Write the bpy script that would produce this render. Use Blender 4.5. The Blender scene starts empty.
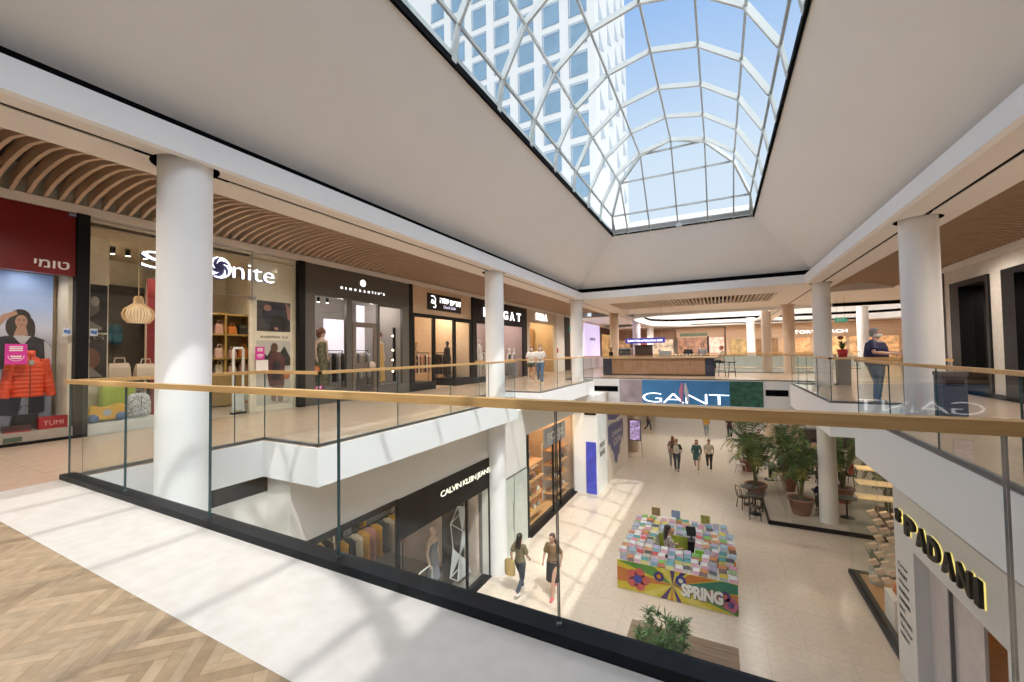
import bpy, math, random
from math import sin, cos, pi, radians, sqrt, atan2
from mathutils import Vector, Matrix
random.seed(7)
C = bpy.context.scene.collection
H = 1.35
XF = -9.85          # face of the left row of shops
ZL = -5.0           # lower floor

# ------------------------------------------------------------------ materials
MATS = {}
def mat(name, col, rough=.5, metal=0., vary=.06, scale=6., emit=0., spec=.5, trans=0., bump=0.):
    if name in MATS: return MATS[name]
    m = bpy.data.materials.new(name); m.use_nodes = True
    nt = m.node_tree; b = nt.nodes['Principled BSDF']
    tc = nt.nodes.new('ShaderNodeTexCoord'); nz = nt.nodes.new('ShaderNodeTexNoise')
    nz.inputs['Scale'].default_value = scale; nz.inputs['Detail'].default_value = 4
    nt.links.new(tc.outputs['Object'], nz.inputs['Vector'])
    rp = nt.nodes.new('ShaderNodeValToRGB')
    c = tuple(col)
    rp.color_ramp.elements[0].position = .3; rp.color_ramp.elements[1].position = .7
    rp.color_ramp.elements[0].color = tuple(max(0, x*(1-vary)) for x in c)+(1,)
    rp.color_ramp.elements[1].color = tuple(min(1, x*(1+vary)) for x in c)+(1,)
    nt.links.new(nz.outputs['Fac'], rp.inputs['Fac'])
    nt.links.new(rp.outputs['Color'], b.inputs['Base Color'])
    b.inputs['Roughness'].default_value = rough; b.inputs['Metallic'].default_value = metal
    b.inputs['Specular IOR Level'].default_value = spec
    if emit:
        nt.links.new(rp.outputs['Color'], b.inputs['Emission Color']); b.inputs['Emission Strength'].default_value = emit
    if bump:
        bp = nt.nodes.new('ShaderNodeBump'); bp.inputs['Strength'].default_value = bump
        nt.links.new(nz.outputs['Fac'], bp.inputs['Height']); nt.links.new(bp.outputs['Normal'], b.inputs['Normal'])
    MATS[name] = m
    return m

def glass_mat(name, tint=(.93, .97, .95), base=.03, graze=.4):
    m = bpy.data.materials.new(name); m.use_nodes = True; nt = m.node_tree
    for n in list(nt.nodes): nt.nodes.remove(n)
    o = nt.nodes.new('ShaderNodeOutputMaterial'); t = nt.nodes.new('ShaderNodeBsdfTransparent')
    t.inputs['Color'].default_value = tint+(1,)
    g = nt.nodes.new('ShaderNodeBsdfGlossy'); g.inputs['Roughness'].default_value = .01
    lw = nt.nodes.new('ShaderNodeLayerWeight'); lw.inputs['Blend'].default_value = .5
    pw = nt.nodes.new('ShaderNodeMath'); pw.operation = 'POWER'; pw.inputs[1].default_value = 5
    ml = nt.nodes.new('ShaderNodeMath'); ml.operation = 'MULTIPLY_ADD'; ml.inputs[1].default_value = graze; ml.inputs[2].default_value = base
    nt.links.new(lw.outputs['Facing'], pw.inputs[0]); nt.links.new(pw.outputs[0], ml.inputs[0])
    mx = nt.nodes.new('ShaderNodeMixShader')
    nt.links.new(ml.outputs[0], mx.inputs[0]); nt.links.new(t.outputs[0], mx.inputs[1]); nt.links.new(g.outputs[0], mx.inputs[2])
    nt.links.new(mx.outputs[0], o.inputs[0]); MATS[name] = m
    return m

def tile_mat(name, c1, c2, mortar, rough, w=1.2, h=.6, spec=.5, size=.004):
    m = bpy.data.materials.new(name); m.use_nodes = True; nt = m.node_tree; b = nt.nodes['Principled BSDF']
    tc = nt.nodes.new('ShaderNodeTexCoord'); br = nt.nodes.new('ShaderNodeTexBrick')
    nt.links.new(tc.outputs['Object'], br.inputs['Vector'])
    br.inputs['Scale'].default_value = 1; br.inputs['Brick Width'].default_value = w; br.inputs['Row Height'].default_value = h
    br.inputs['Mortar Size'].default_value = size; br.inputs['Mortar Smooth'].default_value = 0; br.offset = 0.5
    br.inputs['Color1'].default_value = c1+(1,); br.inputs['Color2'].default_value = c2+(1,); br.inputs['Mortar'].default_value = mortar+(1,)
    nz = nt.nodes.new('ShaderNodeTexNoise'); nz.inputs['Scale'].default_value = 9; nz.inputs['Detail'].default_value = 6
    nt.links.new(tc.outputs['Object'], nz.inputs['Vector'])
    mx = nt.nodes.new('ShaderNodeMix'); mx.data_type = 'RGBA'; mx.blend_type = 'MULTIPLY'; mx.inputs[0].default_value = .35
    rp = nt.nodes.new('ShaderNodeValToRGB'); rp.color_ramp.elements[0].color = (.72, .69, .66, 1); rp.color_ramp.elements[1].color = (1.1, 1.1, 1.1, 1)
    rp.color_ramp.elements[0].position = .3; rp.color_ramp.elements[1].position = .7
    nt.links.new(nz.outputs['Fac'], rp.inputs['Fac'])
    nt.links.new(br.outputs['Color'], mx.inputs[6]); nt.links.new(rp.outputs['Color'], mx.inputs[7])
    nt.links.new(mx.outputs[2], b.inputs['Base Color'])
    b.inputs['Roughness'].default_value = rough; b.inputs['Specular IOR Level'].default_value = spec
    MATS[name] = m
    return m

def wood_mat(name, c1, c2, rough=.45, stretch=(1, 14, 14), scale=2.2):
    m = bpy.data.materials.new(name); m.use_nodes = True; nt = m.node_tree; b = nt.nodes['Principled BSDF']
    tc = nt.nodes.new('ShaderNodeTexCoord'); mp = nt.nodes.new('ShaderNodeMapping'); mp.inputs['Scale'].default_value = stretch
    nz = nt.nodes.new('ShaderNodeTexNoise'); nz.inputs['Scale'].default_value = scale; nz.inputs['Detail'].default_value = 6
    nt.links.new(tc.outputs['Object'], mp.inputs['Vector']); nt.links.new(mp.outputs[0], nz.inputs['Vector'])
    rp = nt.nodes.new('ShaderNodeValToRGB'); rp.color_ramp.elements[0].color = c1+(1,); rp.color_ramp.elements[1].color = c2+(1,)
    rp.color_ramp.elements[0].position = .3; rp.color_ramp.elements[1].position = .72
    nt.links.new(nz.outputs['Fac'], rp.inputs['Fac']); nt.links.new(rp.outputs['Color'], b.inputs['Base Color'])
    b.inputs['Roughness'].default_value = rough; MATS[name] = m
    return m

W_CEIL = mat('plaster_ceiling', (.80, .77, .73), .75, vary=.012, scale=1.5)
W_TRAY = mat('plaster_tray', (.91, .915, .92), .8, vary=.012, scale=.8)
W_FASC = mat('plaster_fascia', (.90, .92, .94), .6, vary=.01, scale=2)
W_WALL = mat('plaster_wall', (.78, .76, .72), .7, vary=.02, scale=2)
W_COL = mat('column_paint', (.88, .89, .90), .55, vary=.012, scale=2)
BLACK = mat('black_recess', (.004, .004, .005), .8, vary=.1, spec=.05)
BLACKM = mat('black_metal', (.005, .0055, .007), .45, vary=.15, scale=20, spec=.22)
SKIRT = mat('graphite_skirt', (.006, .008, .011), .5, vary=.2, scale=15, spec=.14)
GREYSK = mat('grey_profile', (.12, .13, .14), .4, metal=.6)
STONE = tile_mat('upper_stone', (.47, .355, .265), (.45, .34, .255), (.36, .27, .2), .22, 1.2, .6)
STONE_W = tile_mat('pale_band_stone', (.50, .48, .455), (.485, .465, .44), (.44, .42, .395), .35, 6., 3.)
STONE_L = tile_mat('lower_stone', (.68, .575, .475), (.655, .55, .45), (.46, .38, .30), .2, 1.5, 1.5)
OAK = wood_mat('oak_rail', (.52, .29, .10), (.70, .44, .18), .38)
SLAT = wood_mat('slat_wood', (.52, .38, .27), (.62, .47, .35), .6, (1, 10, 10))
SLATR = wood_mat('slat_wood_brown', (.34, .22, .135), (.43, .29, .185), .6, (1, 10, 10))
SLATC = mat('slat_cream', (.62, .54, .46), .6)
GLASS = glass_mat('clear_glass', (.96, .985, .975), .03, .4)
GLASSR = glass_mat('rail_glass', (.965, .985, .98), .022, .3)
GLASSK = glass_mat('sky_glass', (.93, .96, .97), .006, .06)
GEDGE = mat('glass_edge', (.03, .075, .085), .2, vary=.1)
CREAM = mat('cream_shop_wall', (.80, .73, .60), .7)
ORANGE_W = wood_mat('honey_wood', (.50, .24, .08), (.62, .33, .13), .4)
STEEL = mat('brushed_steel', (.55, .56, .57), .3, metal=1)
GOLD = mat('brass', (.55, .40, .16), .35, metal=1)
CHROME = mat('chrome', (.8, .8, .8), .12, metal=1)
LAMPW = mat('lamp_lens', (1, .9, .72), .4, emit=9, vary=.01)
LETW = mat('lit_white_letter', (1, 1, 1), .4, emit=1.6, vary=.005)
LETC = mat('warm_letter', (1, .93, .75), .4, emit=.9, vary=.01)
WHITE = mat('white_gloss', (.85, .85, .85), .3, vary=.01)
def colm(name, c, rough=.55, **k): return mat(name, c, rough, **k)

# ------------------------------------------------------------------ mesh builder
class MB:
    def __init__(s): s.v = []; s.f = []; s.m = []; s.sm = []
    def add(s, vs, fs, m=0, smooth=False):
        o = len(s.v); s.v += [tuple(p) for p in vs]
        for f in fs: s.f.append(tuple(i+o for i in f)); s.m.append(m); s.sm.append(smooth)
        return s
    def box(s, x0, x1, y0, y1, z0, z1, m=0):
        x0, x1 = min(x0, x1), max(x0, x1); y0, y1 = min(y0, y1), max(y0, y1); z0, z1 = min(z0, z1), max(z0, z1)
        return s.add([(x0,y0,z0),(x1,y0,z0),(x1,y1,z0),(x0,y1,z0),(x0,y0,z1),(x1,y0,z1),(x1,y1,z1),(x0,y1,z1)],
              [(0,3,2,1),(4,5,6,7),(0,1,5,4),(1,2,6,5),(2,3,7,6),(3,0,4,7)], m)
    def obox(s, c, a, b, n, m=0):
        c, a, b, n = map(Vector, (c, a, b, n))
        vs = [c+i*a+j*b+k*n for k in (-1,1) for i,j in ((-1,-1),(1,-1),(1,1),(-1,1))]
        fs = [(0,3,2,1),(4,5,6,7),(0,1,5,4),(1,2,6,5),(2,3,7,6),(3,0,4,7)]
        if a.cross(b).dot(n) < 0: fs = [f[::-1] for f in fs]
        return s.add(vs, fs, m)
    def bar(s, p, q, w, h=None, m=0):
        p, q = Vector(p), Vector(q); d = q-p; L = d.length
        if L < 1e-6: return s
        d /= L; up = Vector((0,0,1)) if abs(d.z) < .95 else Vector((0,1,0))
        a = d.cross(up).normalized(); b = a.cross(d).normalized()
        return s.obox((p+q)/2, a*w/2, b*(h or w)/2, d*L/2, m)
    def loft(s, rings, m=0, smooth=True, cap=True):
        n = len(rings[0]); o = []
        for r in rings: o += list(r)
        fs = []
        for i in range(len(rings)-1):
            for j in range(n):
                k = (j+1) % n; fs.append((i*n+j, i*n+k, (i+1)*n+k, (i+1)*n+j))
        s.add(o, fs, m, smooth)
        if cap:
            s.add(rings[0], [tuple(range(n))[::-1]], m); s.add(rings[-1], [tuple(range(n))], m)
        return s
    def tube(s, pts, r, n=8, m=0, cap=True, smooth=True):
        pts = [Vector(p) for p in pts]; rs = r if isinstance(r, (list, tuple)) else [r]*len(pts)
        rings = []; a = None
        for i, p in enumerate(pts):
            d = (pts[min(i+1, len(pts)-1)]-pts[max(i-1, 0)]).normalized()
            if a is None:
                up = Vector((0,0,1)) if abs(d.z) < .9 else Vector((0,1,0)); a = d.cross(up).normalized()
            a = (a-d*a.dot(d)).normalized(); b = d.cross(a)
            rings.append([p+(a*cos(2*pi*j/n)+b*sin(2*pi*j/n))*rs[i] for j in range(n)])
        return s.loft(rings, m, smooth, cap)
    def lathe(s, prof, c=(0,0,0), n=20, m=0, cap=True, smooth=True, sx=1, sy=1):
        rings = [[(c[0]+r*sx*cos(2*pi*j/n), c[1]+r*sy*sin(2*pi*j/n), c[2]+z) for j in range(n)] for r, z in prof]
        return s.loft(rings, m, smooth, cap)
    def cyl(s, c, r, z0, z1, n=20, m=0): return s.lathe([(r, z0), (r, z1)], (c[0], c[1], 0), n, m)
    def ell(s, c, rx, ry, rz, n=12, k=8, m=0):
        rings = []
        for i in range(k+1):
            t = -pi/2+pi*i/k; q = max(cos(t), .02)
            rings.append([(c[0]+rx*q*cos(2*pi*j/n), c[1]+ry*q*sin(2*pi*j/n), c[2]+rz*sin(t)) for j in range(n)])
        return s.loft(rings, m)
    def poly(s, pts, m=0): return s.add(pts, [tuple(range(len(pts)))], m)
    def prism(s, pts, ext, m=0):
        ext = Vector(ext); a = [Vector(p) for p in pts]; n = len(a)
        b = [p+ext for p in a]
        s.add(a+b, [tuple(range(n))[::-1], tuple(range(n, 2*n))]+[(i, (i+1)%n, n+(i+1)%n, n+i) for i in range(n)], m); return s
    def wall(s, ax, v, t, a0, a1, z0, z1, holes=(), m=0):
        """vertical slab in the plane ax=v (thickness t) with rectangular holes (a0,a1,z0,z1)"""
        us = sorted({a0, a1, *[h[0] for h in holes], *[h[1] for h in holes]}); zs = sorted({z0, z1, *[h[2] for h in holes], *[h[3] for h in holes]})
        us = [u for u in us if a0 <= u <= a1]; zs = [z for z in zs if z0 <= z <= z1]
        for i in range(len(us)-1):
            for j in range(len(zs)-1):
                uc = (us[i]+us[i+1])/2; zc = (zs[j]+zs[j+1])/2
                if any(h[0] < uc < h[1] and h[2] < zc < h[3] for h in holes): continue
                if ax == 0: s.box(v, v+t, us[i], us[i+1], zs[j], zs[j+1], m)
                else: s.box(us[i], us[i+1], v, v+t, zs[j], zs[j+1], m)
        return s

def wloc(o):
    l = Vector((0,0,0))
    while o: l += o.location; o = o.parent
    return l
def P(name, mb, mats, parent=None, kind=None, label=None):
    me = bpy.data.meshes.new(name); off = wloc(parent) if parent else Vector((0,0,0))
    me.from_pydata([tuple(Vector(p)-off) for p in mb.v], [], mb.f)
    for m in (mats if isinstance(mats, (list, tuple)) else [mats]): me.materials.append(m)
    me.polygons.foreach_set('material_index', mb.m); me.polygons.foreach_set('use_smooth', mb.sm); me.update()
    o = bpy.data.objects.new(name, me); C.objects.link(o)
    if parent: o.parent = parent
    if kind: o['kind'] = kind
    if label: o['label'] = label
    return o
def S(name, mb, mats): return P(name, mb, mats, kind='structure')
def tag(o, label, cat, group=None, kind=None):
    o['label'] = label; o['category'] = cat
    if group: o['group'] = group
    if kind: o['kind'] = kind
    return o
def T(name, label, cat, loc=(0,0,0), group=None, rz=0):
    o = bpy.data.objects.new(name, None); C.objects.link(o); o.location = loc; o.rotation_euler.z = rz
    o.empty_display_size = .1
    return tag(o, label, cat, group)
def one(name, mb, mats, label, cat, group=None, org=None):
    """a thing that is one mesh, its origin at its base"""
    if org is None:
        xs, ys, zs = zip(*mb.v); org = ((min(xs)+max(xs))/2, (min(ys)+max(ys))/2, min(zs))
    mb.v = [tuple(Vector(p)-Vector(org)) for p in mb.v]
    o = P(name, mb, mats); o.location = org
    return tag(o, label, cat, group)
def dup(root, loc, rz, label, group=None):
    r = root.copy(); C.objects.link(r); r.location = loc; r.rotation_euler.z = rz; r['label'] = label
    if group: r['group'] = group
    for ch in list(root.children):
        c = ch.copy(); C.objects.link(c); c.parent = r
        for g in list(ch.children):
            d = g.copy(); C.objects.link(d); d.parent = c
    return r

# text: laid out as font curves, converted together at the end
TEXTS = []
def text(body, m, O, ux, uy, w, h, ext, name, parent=None, label=None, bold=0., sp=1.):
    cu = bpy.data.curves.new(name, 'FONT'); cu.body = body; cu.extrude = .05; cu.offset = bold; cu.space_character = sp; cu.resolution_u = 3
    o = bpy.data.objects.new(name, cu); C.objects.link(o)
    TEXTS.append((o, m, Vector(O), Vector(ux), Vector(uy), w, h, ext, parent)); 
    if parent: o.parent = parent
    if label: o['label'] = label
    return o
def finish_texts():
    bpy.context.view_layer.update(); dg = bpy.context.evaluated_depsgraph_get()
    for o, m, O, ux, uy, w, h, ext, parent in TEXTS:
        me = bpy.data.meshes.new_from_object(o.evaluated_get(dg))
        xs = [v.co.x for v in me.vertices]; ys = [v.co.y for v in me.vertices]
        x0, x1, y0, y1 = min(xs), max(xs), min(ys), max(ys); n = ux.cross(uy); off = wloc(parent) if parent else Vector((0,0,0))
        for v in me.vertices:
            p = v.co
            v.co = O+ux*((p.x-x0)/(x1-x0)*w)+uy*((p.y-y0)/(y1-y0)*h)+n*((p.z+.05)/.1*ext)-off
        me.materials.clear(); me.materials.append(m)
        name = o.name; props = {k: o[k] for k in o.keys()}
        n2 = bpy.data.objects.new(name, me); C.objects.link(n2)
        for k, v in props.items(): n2[k] = v
        n2.parent = parent
        bpy.data.objects.remove(o)
    for me in bpy.data.meshes: pass
UY = ((0,1,0), (0,0,1))      # text on the left wall (faces +X)
UX = ((1,0,0), (0,0,1))      # text facing the camera (-Y)
UN = ((0,-1,0), (0,0,1))     # text on the right wall (faces -X)

# bodies: tapered lofts unioned by a voxel remesh into one skin
REM = []
def R(name, mb, m, parent, vox, smooth=4, label=None):
    o = P(name, mb, m, parent, label=label)
    r = o.modifiers.new('r', 'REMESH'); r.mode = 'VOXEL'; r.voxel_size = vox; r.use_smooth_shade = True
    s = o.modifiers.new('s', 'SMOOTH'); s.iterations = smooth; s.factor = .5
    REM.append(o); return o
def finish_remesh():
    bpy.context.view_layer.update(); dg = bpy.context.evaluated_depsgraph_get()
    out = [(o, bpy.data.meshes.new_from_object(o.evaluated_get(dg))) for o in REM]
    for o, me in out:
        o.modifiers.clear(); o.data = me
        for p in me.polygons: p.use_smooth = True
# ------------------------------------------------------------------ camera
def camera():
    yaw, pitch, roll, f = .47086, .02858, -.01454, 405.65
    fw = Vector((-sin(yaw)*cos(pitch), cos(yaw)*cos(pitch), sin(pitch))); r = Vector((cos(yaw), sin(yaw), 0)); u = r.cross(fw)
    r2 = r*cos(roll)+u*sin(roll); u2 = -r*sin(roll)+u*cos(roll)
    cd = bpy.data.cameras.new('camera'); cd.sensor_width = 36; cd.lens = f/1024*36; cd.clip_start = .05; cd.clip_end = 300
    o = bpy.data.objects.new('camera', cd); C.objects.link(o)
    M = Matrix.Identity(4)
    for i, a in enumerate((r2, u2, -fw)):
        for j in range(3): M[j][i] = a[j]
    M[0][3], M[1][3], M[2][3] = 0, 0, H
    o.matrix_world = M; bpy.context.scene.camera = o
camera()

# ------------------------------------------------------------------ floors
LN = ((1.93, 4.02), (10.6, 12.4), (18.7, 20.0))      # notches round the left columns
RN = ((10.4, 12.48), (18.6, 20.0))                   # notches round the right columns
XL, XLN, XR, XRN = -5.25, -6.55, 2.4, 3.75
YB = 20.0                                           # bridge edge
def strips(x0, x1, y0, y1, notches):
    out = []; y = y0
    for a, b in notches:
        if a > y: out.append((y, a))
        y = b
    if y < y1: out.append((y, y1))
    return out
fl = MB().box(-13.5, XLN-.001, 1.85, 20, -.2, 0).box(-13.5, -6.6, -8, 1.85, -.2, 0)
for a, b in strips(0, 0, 1.85, 20, LN): fl.box(XLN, XL, a, b, -.2, 0)
fl.box(XRN, 6.6, -8, 20, -.2, 0).box(6.6, 14, 17.2, 20, -.2, 0)
for a, b in strips(0, 0, 1.85, 20, RN): fl.box(XR, XRN, a, b, -.2, 0)
fl.box(-13.5, 14, 20, 27, -.2, 0).box(-13.5, -5.25, 27, 33, -.2, 0).box(5, 14, 27, 33, -.2, 0).box(-13.5, 14, 33, 43, -.2, 0)
S('floor', fl, STONE)
S('floor', MB().box(-6.6, XRN, 1.11, 1.85, -.2, 0).box(-6.6, -6.0, -8, 1.11, -.2, 0), STONE_W)
# herringbone oak floor: one plank per face group, tones by slot
hw = MB(); tones = [(.30, .225, .145), (.35, .265, .175), (.26, .19, .12), (.32, .25, .17), (.39, .30, .205)]
wl, ww = .336, .056
rnd = random.Random(3)
def plank(cx, cy, ang):
    a = Vector((cos(ang), sin(ang), 0))*(wl/2-.001); b = Vector((-sin(ang), cos(ang), 0))*(ww/2-.001)
    c = Vector((cx, cy, 0)); pts = [c-a-b, c+a-b, c+a+b, c-a+b]
    if max(p.y for p in pts) < -3.2 or min(p.x for p in pts) < -6 or max(p.x for p in pts) > 1.6 or max(p.y for p in pts) > 1.45: return
    # clip on the border line y = 1.11
    cl = []
    for i in range(4):
        p, q = pts[i], pts[(i+1) % 4]
        if p.y <= 1.108: cl.append(p)
        if (p.y-1.108)*(q.y-1.108) < 0: cl.append(p+(q-p)*((1.108-p.y)/(q.y-p.y)))
    if len(cl) >= 3: hw.poly([(p.x, p.y, .001) for p in cl], rnd.randrange(5))
ca, sa = cos(pi/4), sin(pi/4)
n = 6
for i in range(-150, 150):
    for j in range(-34, 34):
        # herringbone lattice in the rotated frame
        u = ww*i+2*n*ww*0+ww*0; 
        ox = j*2*wl/1; bx = i*ww+ox; by = i*ww
        for (dx, dy, ang) in ((wl/2, ww/2, 0), (-ww/2+ 0, wl/2-0, pi/2)):
            x, y = bx+dx, by+dy
            plank(x*ca-y*sa-2, x*sa+y*ca-1.5, ang+pi/4)
fw_ = []
for k, t in enumerate(tones):
    fw_.append(wood_mat('parquet_%d' % k, (.66*t[0], .61*t[1], .53*t[2]), (.92*t[0], .87*t[1], .80*t[2]), .42, (5, 5, 5), 3))
S('floor', MB().box(-6, XRN, -8, 1.11, -.2, -.001), mat('parquet_joint', (.17, .12, .075), .6))
S('floor', hw, fw_)
# balcony fascias and undersides (their faces stand a centimetre proud of the slabs)
fa = MB(); ZF = -.57; ZR = -.82; e = .012
for a, b in strips(0, 0, 4.02, 20, LN[1:]): fa.box(XL+e, XL-.12, a-e, b+e, ZF, -.006)
for a, b in LN: fa.box(XLN+e, XLN-.1, a-.1, b+.1, ZF, -.006)
for y, s in ((4.02, 1), (10.6, -1), (12.4, 1), (18.7, -1)): fa.box(XLN+e, XL-.12, y-s*e, y+s*.1, ZF, -.006)
for a, b in strips(0, 0, 1.98, 20, RN): fa.box(XR-e, XR+.12, a-e, b+e, ZR, -.006)
for a, b in RN: fa.box(XRN-e, XRN+.1, a-.1, b+.1, ZR, -.006)
for y, s in ((10.4, -1), (12.48, 1), (18.6, -1)): fa.box(XR+.12, XRN-e, y-s*e, y+s*.1, ZR, -.006)
fa.box(XLN-.05, XRN+.05, YB-e, YB+.12, -1.25, -.006)
fa.box(-6.6, XR, 1.86, 1.95, -.57, -.006)
fa.box(-5.25, 5, 33.1, 32.9, -.6, -.006); fa.box(-5.25, 5, 26.9, 27.01, -.6, -.006)
S('trim_1', fa, W_FASC)
un = MB()
un.box(-13, XLN-.1, 1.9, 20, -.56, -.45)
for a, b in strips(0, 0, 4.02, 20, LN[1:]): un.box(XLN-.1, XL-.12, a+.1, b-.1, -.56, -.45)
un.box(XRN+.1, 13, -8, 20, -.8, -.7)
for a, b in strips(0, 0, 1.98, 20, RN): un.box(XR+.12, XRN+.1, a+.1, b-.1, -.8, -.7)
un.box(-13, 13, 20.12, 27, -.62, -.5); un.box(-13, 13, 33.1, 45, -.6, -.5); un.box(-13, -5.25, 27, 33, -.6, -.5); un.box(5, 13, 27, 33, -.6, -.5)
un.box(-13, XR, -8, 1.86, -.57, -.5)
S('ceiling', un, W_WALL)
# black ventilation strips under the notches and on the bridge face
bs = MB().box(XLN-.05, XLN-.25, 1.9, 4.3, -.84, -.575)
bs.box(-6.5, -4.42, YB-.03, YB, -.62, -.36).box(1.7, 2.5, YB-.03, YB, -.62, -.36)
bs.box(-6.5, -5.3, 19.9, 20.0, -.9, -.7)
S('trim_2', bs, BLACK)

# ------------------------------------------------------------------ lower floor and walls
S('floor', MB().box(-13, 13, -8, 46, ZL-.2, ZL), STONE_L)
lw = MB()
lw.wall(0, -6.0, -.2, 4.1, 19.5, ZL, -.57, [(4.2, 10.12, ZL, -1.66), (12.78, 18.2, ZL, -1.5)])
lw.box(-6.8, -6.58, -8, 4.3, ZL, -.84).box(-6.57, -6.195, 4.102, 4.19, ZL, -.6)
S('wall_left', lw, W_WALL)
S('wall_back', MB().box(-13, 13, 45.8, 46, ZL, 6).box(-13, 13, -8.2, -8, ZL, 6.3), W_WALL)
S('wall_left', MB().box(-13.7, -13.5, -8, 46, ZL, 6.3), W_WALL)
S('wall_right', MB().box(13, 13.2, -8, 46, ZL, 6.3), W_WALL)
S('wall_right', MB().box(3.75, 3.9, -8, 10.7, -1.4, -.57).box(3.9, 4.1, 10.6, 10.8, ZL, -.57), W_WALL)

# ------------------------------------------------------------------ upper ceiling
zc = 3.72
def soff(xa, xb, y0, y1): 
    return MB().box(xa, xb, y0, y1, zc, zc+.15)
ce = MB()
COLS_L = (2.62, 10.4, 18.17, 25.8, 33.6); COLS_R = (10.17, 18.28, 26.2)
hole = MB(); slots = MB()
def strip_soffit(xi, xo, xs, ys_):
    """soffit strip between xi and xo with a slot at xs and round recesses at the columns"""
    x0_, x1_ = min(xi, xo), max(xi, xo); y = -8; R_ = .345; hf = .5
    for yc in list(ys_)+[None]:
        ye = 45 if yc is None else yc-hf
        ce.box(x0_, xs-.035, y, ye, zc, zc+.12); ce.box(xs+.035, x1_, y, ye, zc, zc+.12)
        slots.box(xs-.036, xs+.036, y, ye, zc+.012, zc+.08)
        if yc is None: break
        n = 48; inner = []; outer = []
        for k in range(n):
            a = 2*pi*k/n; c, s_ = cos(a), sin(a); inner.append((xs+R_*c, yc+R_*s_, zc))
            t_ = min(((x1_-xs)/c if c > 1e-6 else 1e9), ((x0_-xs)/c if c < -1e-6 else 1e9), (hf/abs(s_) if abs(s_) > 1e-6 else 1e9))
            outer.append((xs+c*t_, yc+s_*t_, zc))
        # keep the rectangle's corners
        for cx_, cy_ in ((x0_, yc-hf), (x1_, yc-hf), (x0_, yc+hf), (x1_, yc+hf)):
            kk = min(range(n), key=lambda q: math.dist(outer[q][:2], (cx_, cy_))); outer[kk] = (cx_, cy_, zc)
        ce.add(inner+outer, [(k, n+k, n+(k+1) % n, (k+1) % n)[::-1] for k in range(n)])
        up = [(x_, y_, zc+.16) for x_, y_, _ in inner]
        hole.add(inner+up, [(k, (k+1) % n, n+(k+1) % n, n+k) for k in range(n)]); hole.add(up, [tuple(range(n))])
        for sg in (-1, 1): slots.box(xs-.036, xs+.036, yc+sg*R_*.98, yc+sg*hf, zc-.0015, zc-.001)
        y = yc+hf
strip_soffit(-5.5, -6.45, -5.86, COLS_L); strip_soffit(2.85, 3.96, 3.38, COLS_R)
S('trim_3', hole, BLACK); S('trim_3', slots, BLACK)
ce.box(-5.5, 2.85, 17.85, 20.3, zc, zc+.12).box(-5.5, 2.85, 23.6, 27, zc, zc+.12).box(-5.5, -4.9, 20.3, 23.6, zc, zc+.12).box(2.3, 2.85, 20.3, 23.6, zc, zc+.12)
ce.box(-13, XF-.02, -8, 30, 3.87, 4.0)
ce.box(-13, 13, 40, 46, 3.55, 3.7).box(5.5, 13, 27.1, 27.3, 3.55, 4.2).box(-13, -6.45, 30, 40, 3.9, 4.0)
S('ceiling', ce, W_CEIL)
fz = 4.02
S('trim_4', MB().box(-5.6, -5.49, -8, 17.95, zc-.006, fz).box(2.84, 2.95, -8, 17.95, zc-.006, fz).box(-5.5, 2.85, 17.84, 17.95, zc-.006, fz), W_FASC)
S('trim_5', MB().box(-6.2, -5.78, -8, 18.3, fz-.1, 4.4).box(3.13, 3.5, -8, 18.3, fz-.1, 4.4).box(-6, 3.4, 18.13, 18.4, fz-.1, 4.4)
  .box(-5.78, -5.61, -8, 18.12, fz-.2, fz-.06).box(2.96, 3.13, -8, 18.12, fz-.2, fz-.06).box(-5.7, 3.1, 17.96, 18.13, fz-.2, fz-.06), BLACK)
# tray ceiling: a coved funnel from the ring beam up to the skylight
X0, X1, Y0, Y1 = -5.77, 3.12, -7.6, 18.12; x0, x1, y0, y1 = -3.74, 1.21, -4.5, 16.65
tr = MB(); N = 10; rings = []
for i in range(N+1):
    t = i/N; z = 4.22+(6.1-4.22)*(t*.86+.14*t*t); k = t
    rings.append([(X0+(x0-X0)*k, Y0+(y0-Y0)*k, z), (X1+(x1-X1)*k, Y0+(y0-Y0)*k, z), (X1+(x1-X1)*k, Y1+(y1-Y1)*k, z), (X0+(x0-X0)*k, Y1+(y1-Y1)*k, z)])
for i in range(N):
    for j in range(4):
        tr.add([rings[i][j], rings[i][(j+1)%4], rings[i+1][(j+1)%4], rings[i+1][j]], [(3,2,1,0)], 0, False)
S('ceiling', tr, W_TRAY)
# roof slab that closes the building round the skylight
rf = MB().box(-14, x0-.25, -9, 28, 6.4, 6.6).box(x1+.25, 14, -9, 28, 6.4, 6.6).box(x0-.3, x1+.3, y1+.25, 28, 6.4, 6.6).box(x0-.3, x1+.3, -9, y0-.25, 6.4, 6.6).box(-14, 14, 28, 47, 6.4, 6.6)
S('ceiling', rf, W_TRAY)

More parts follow.
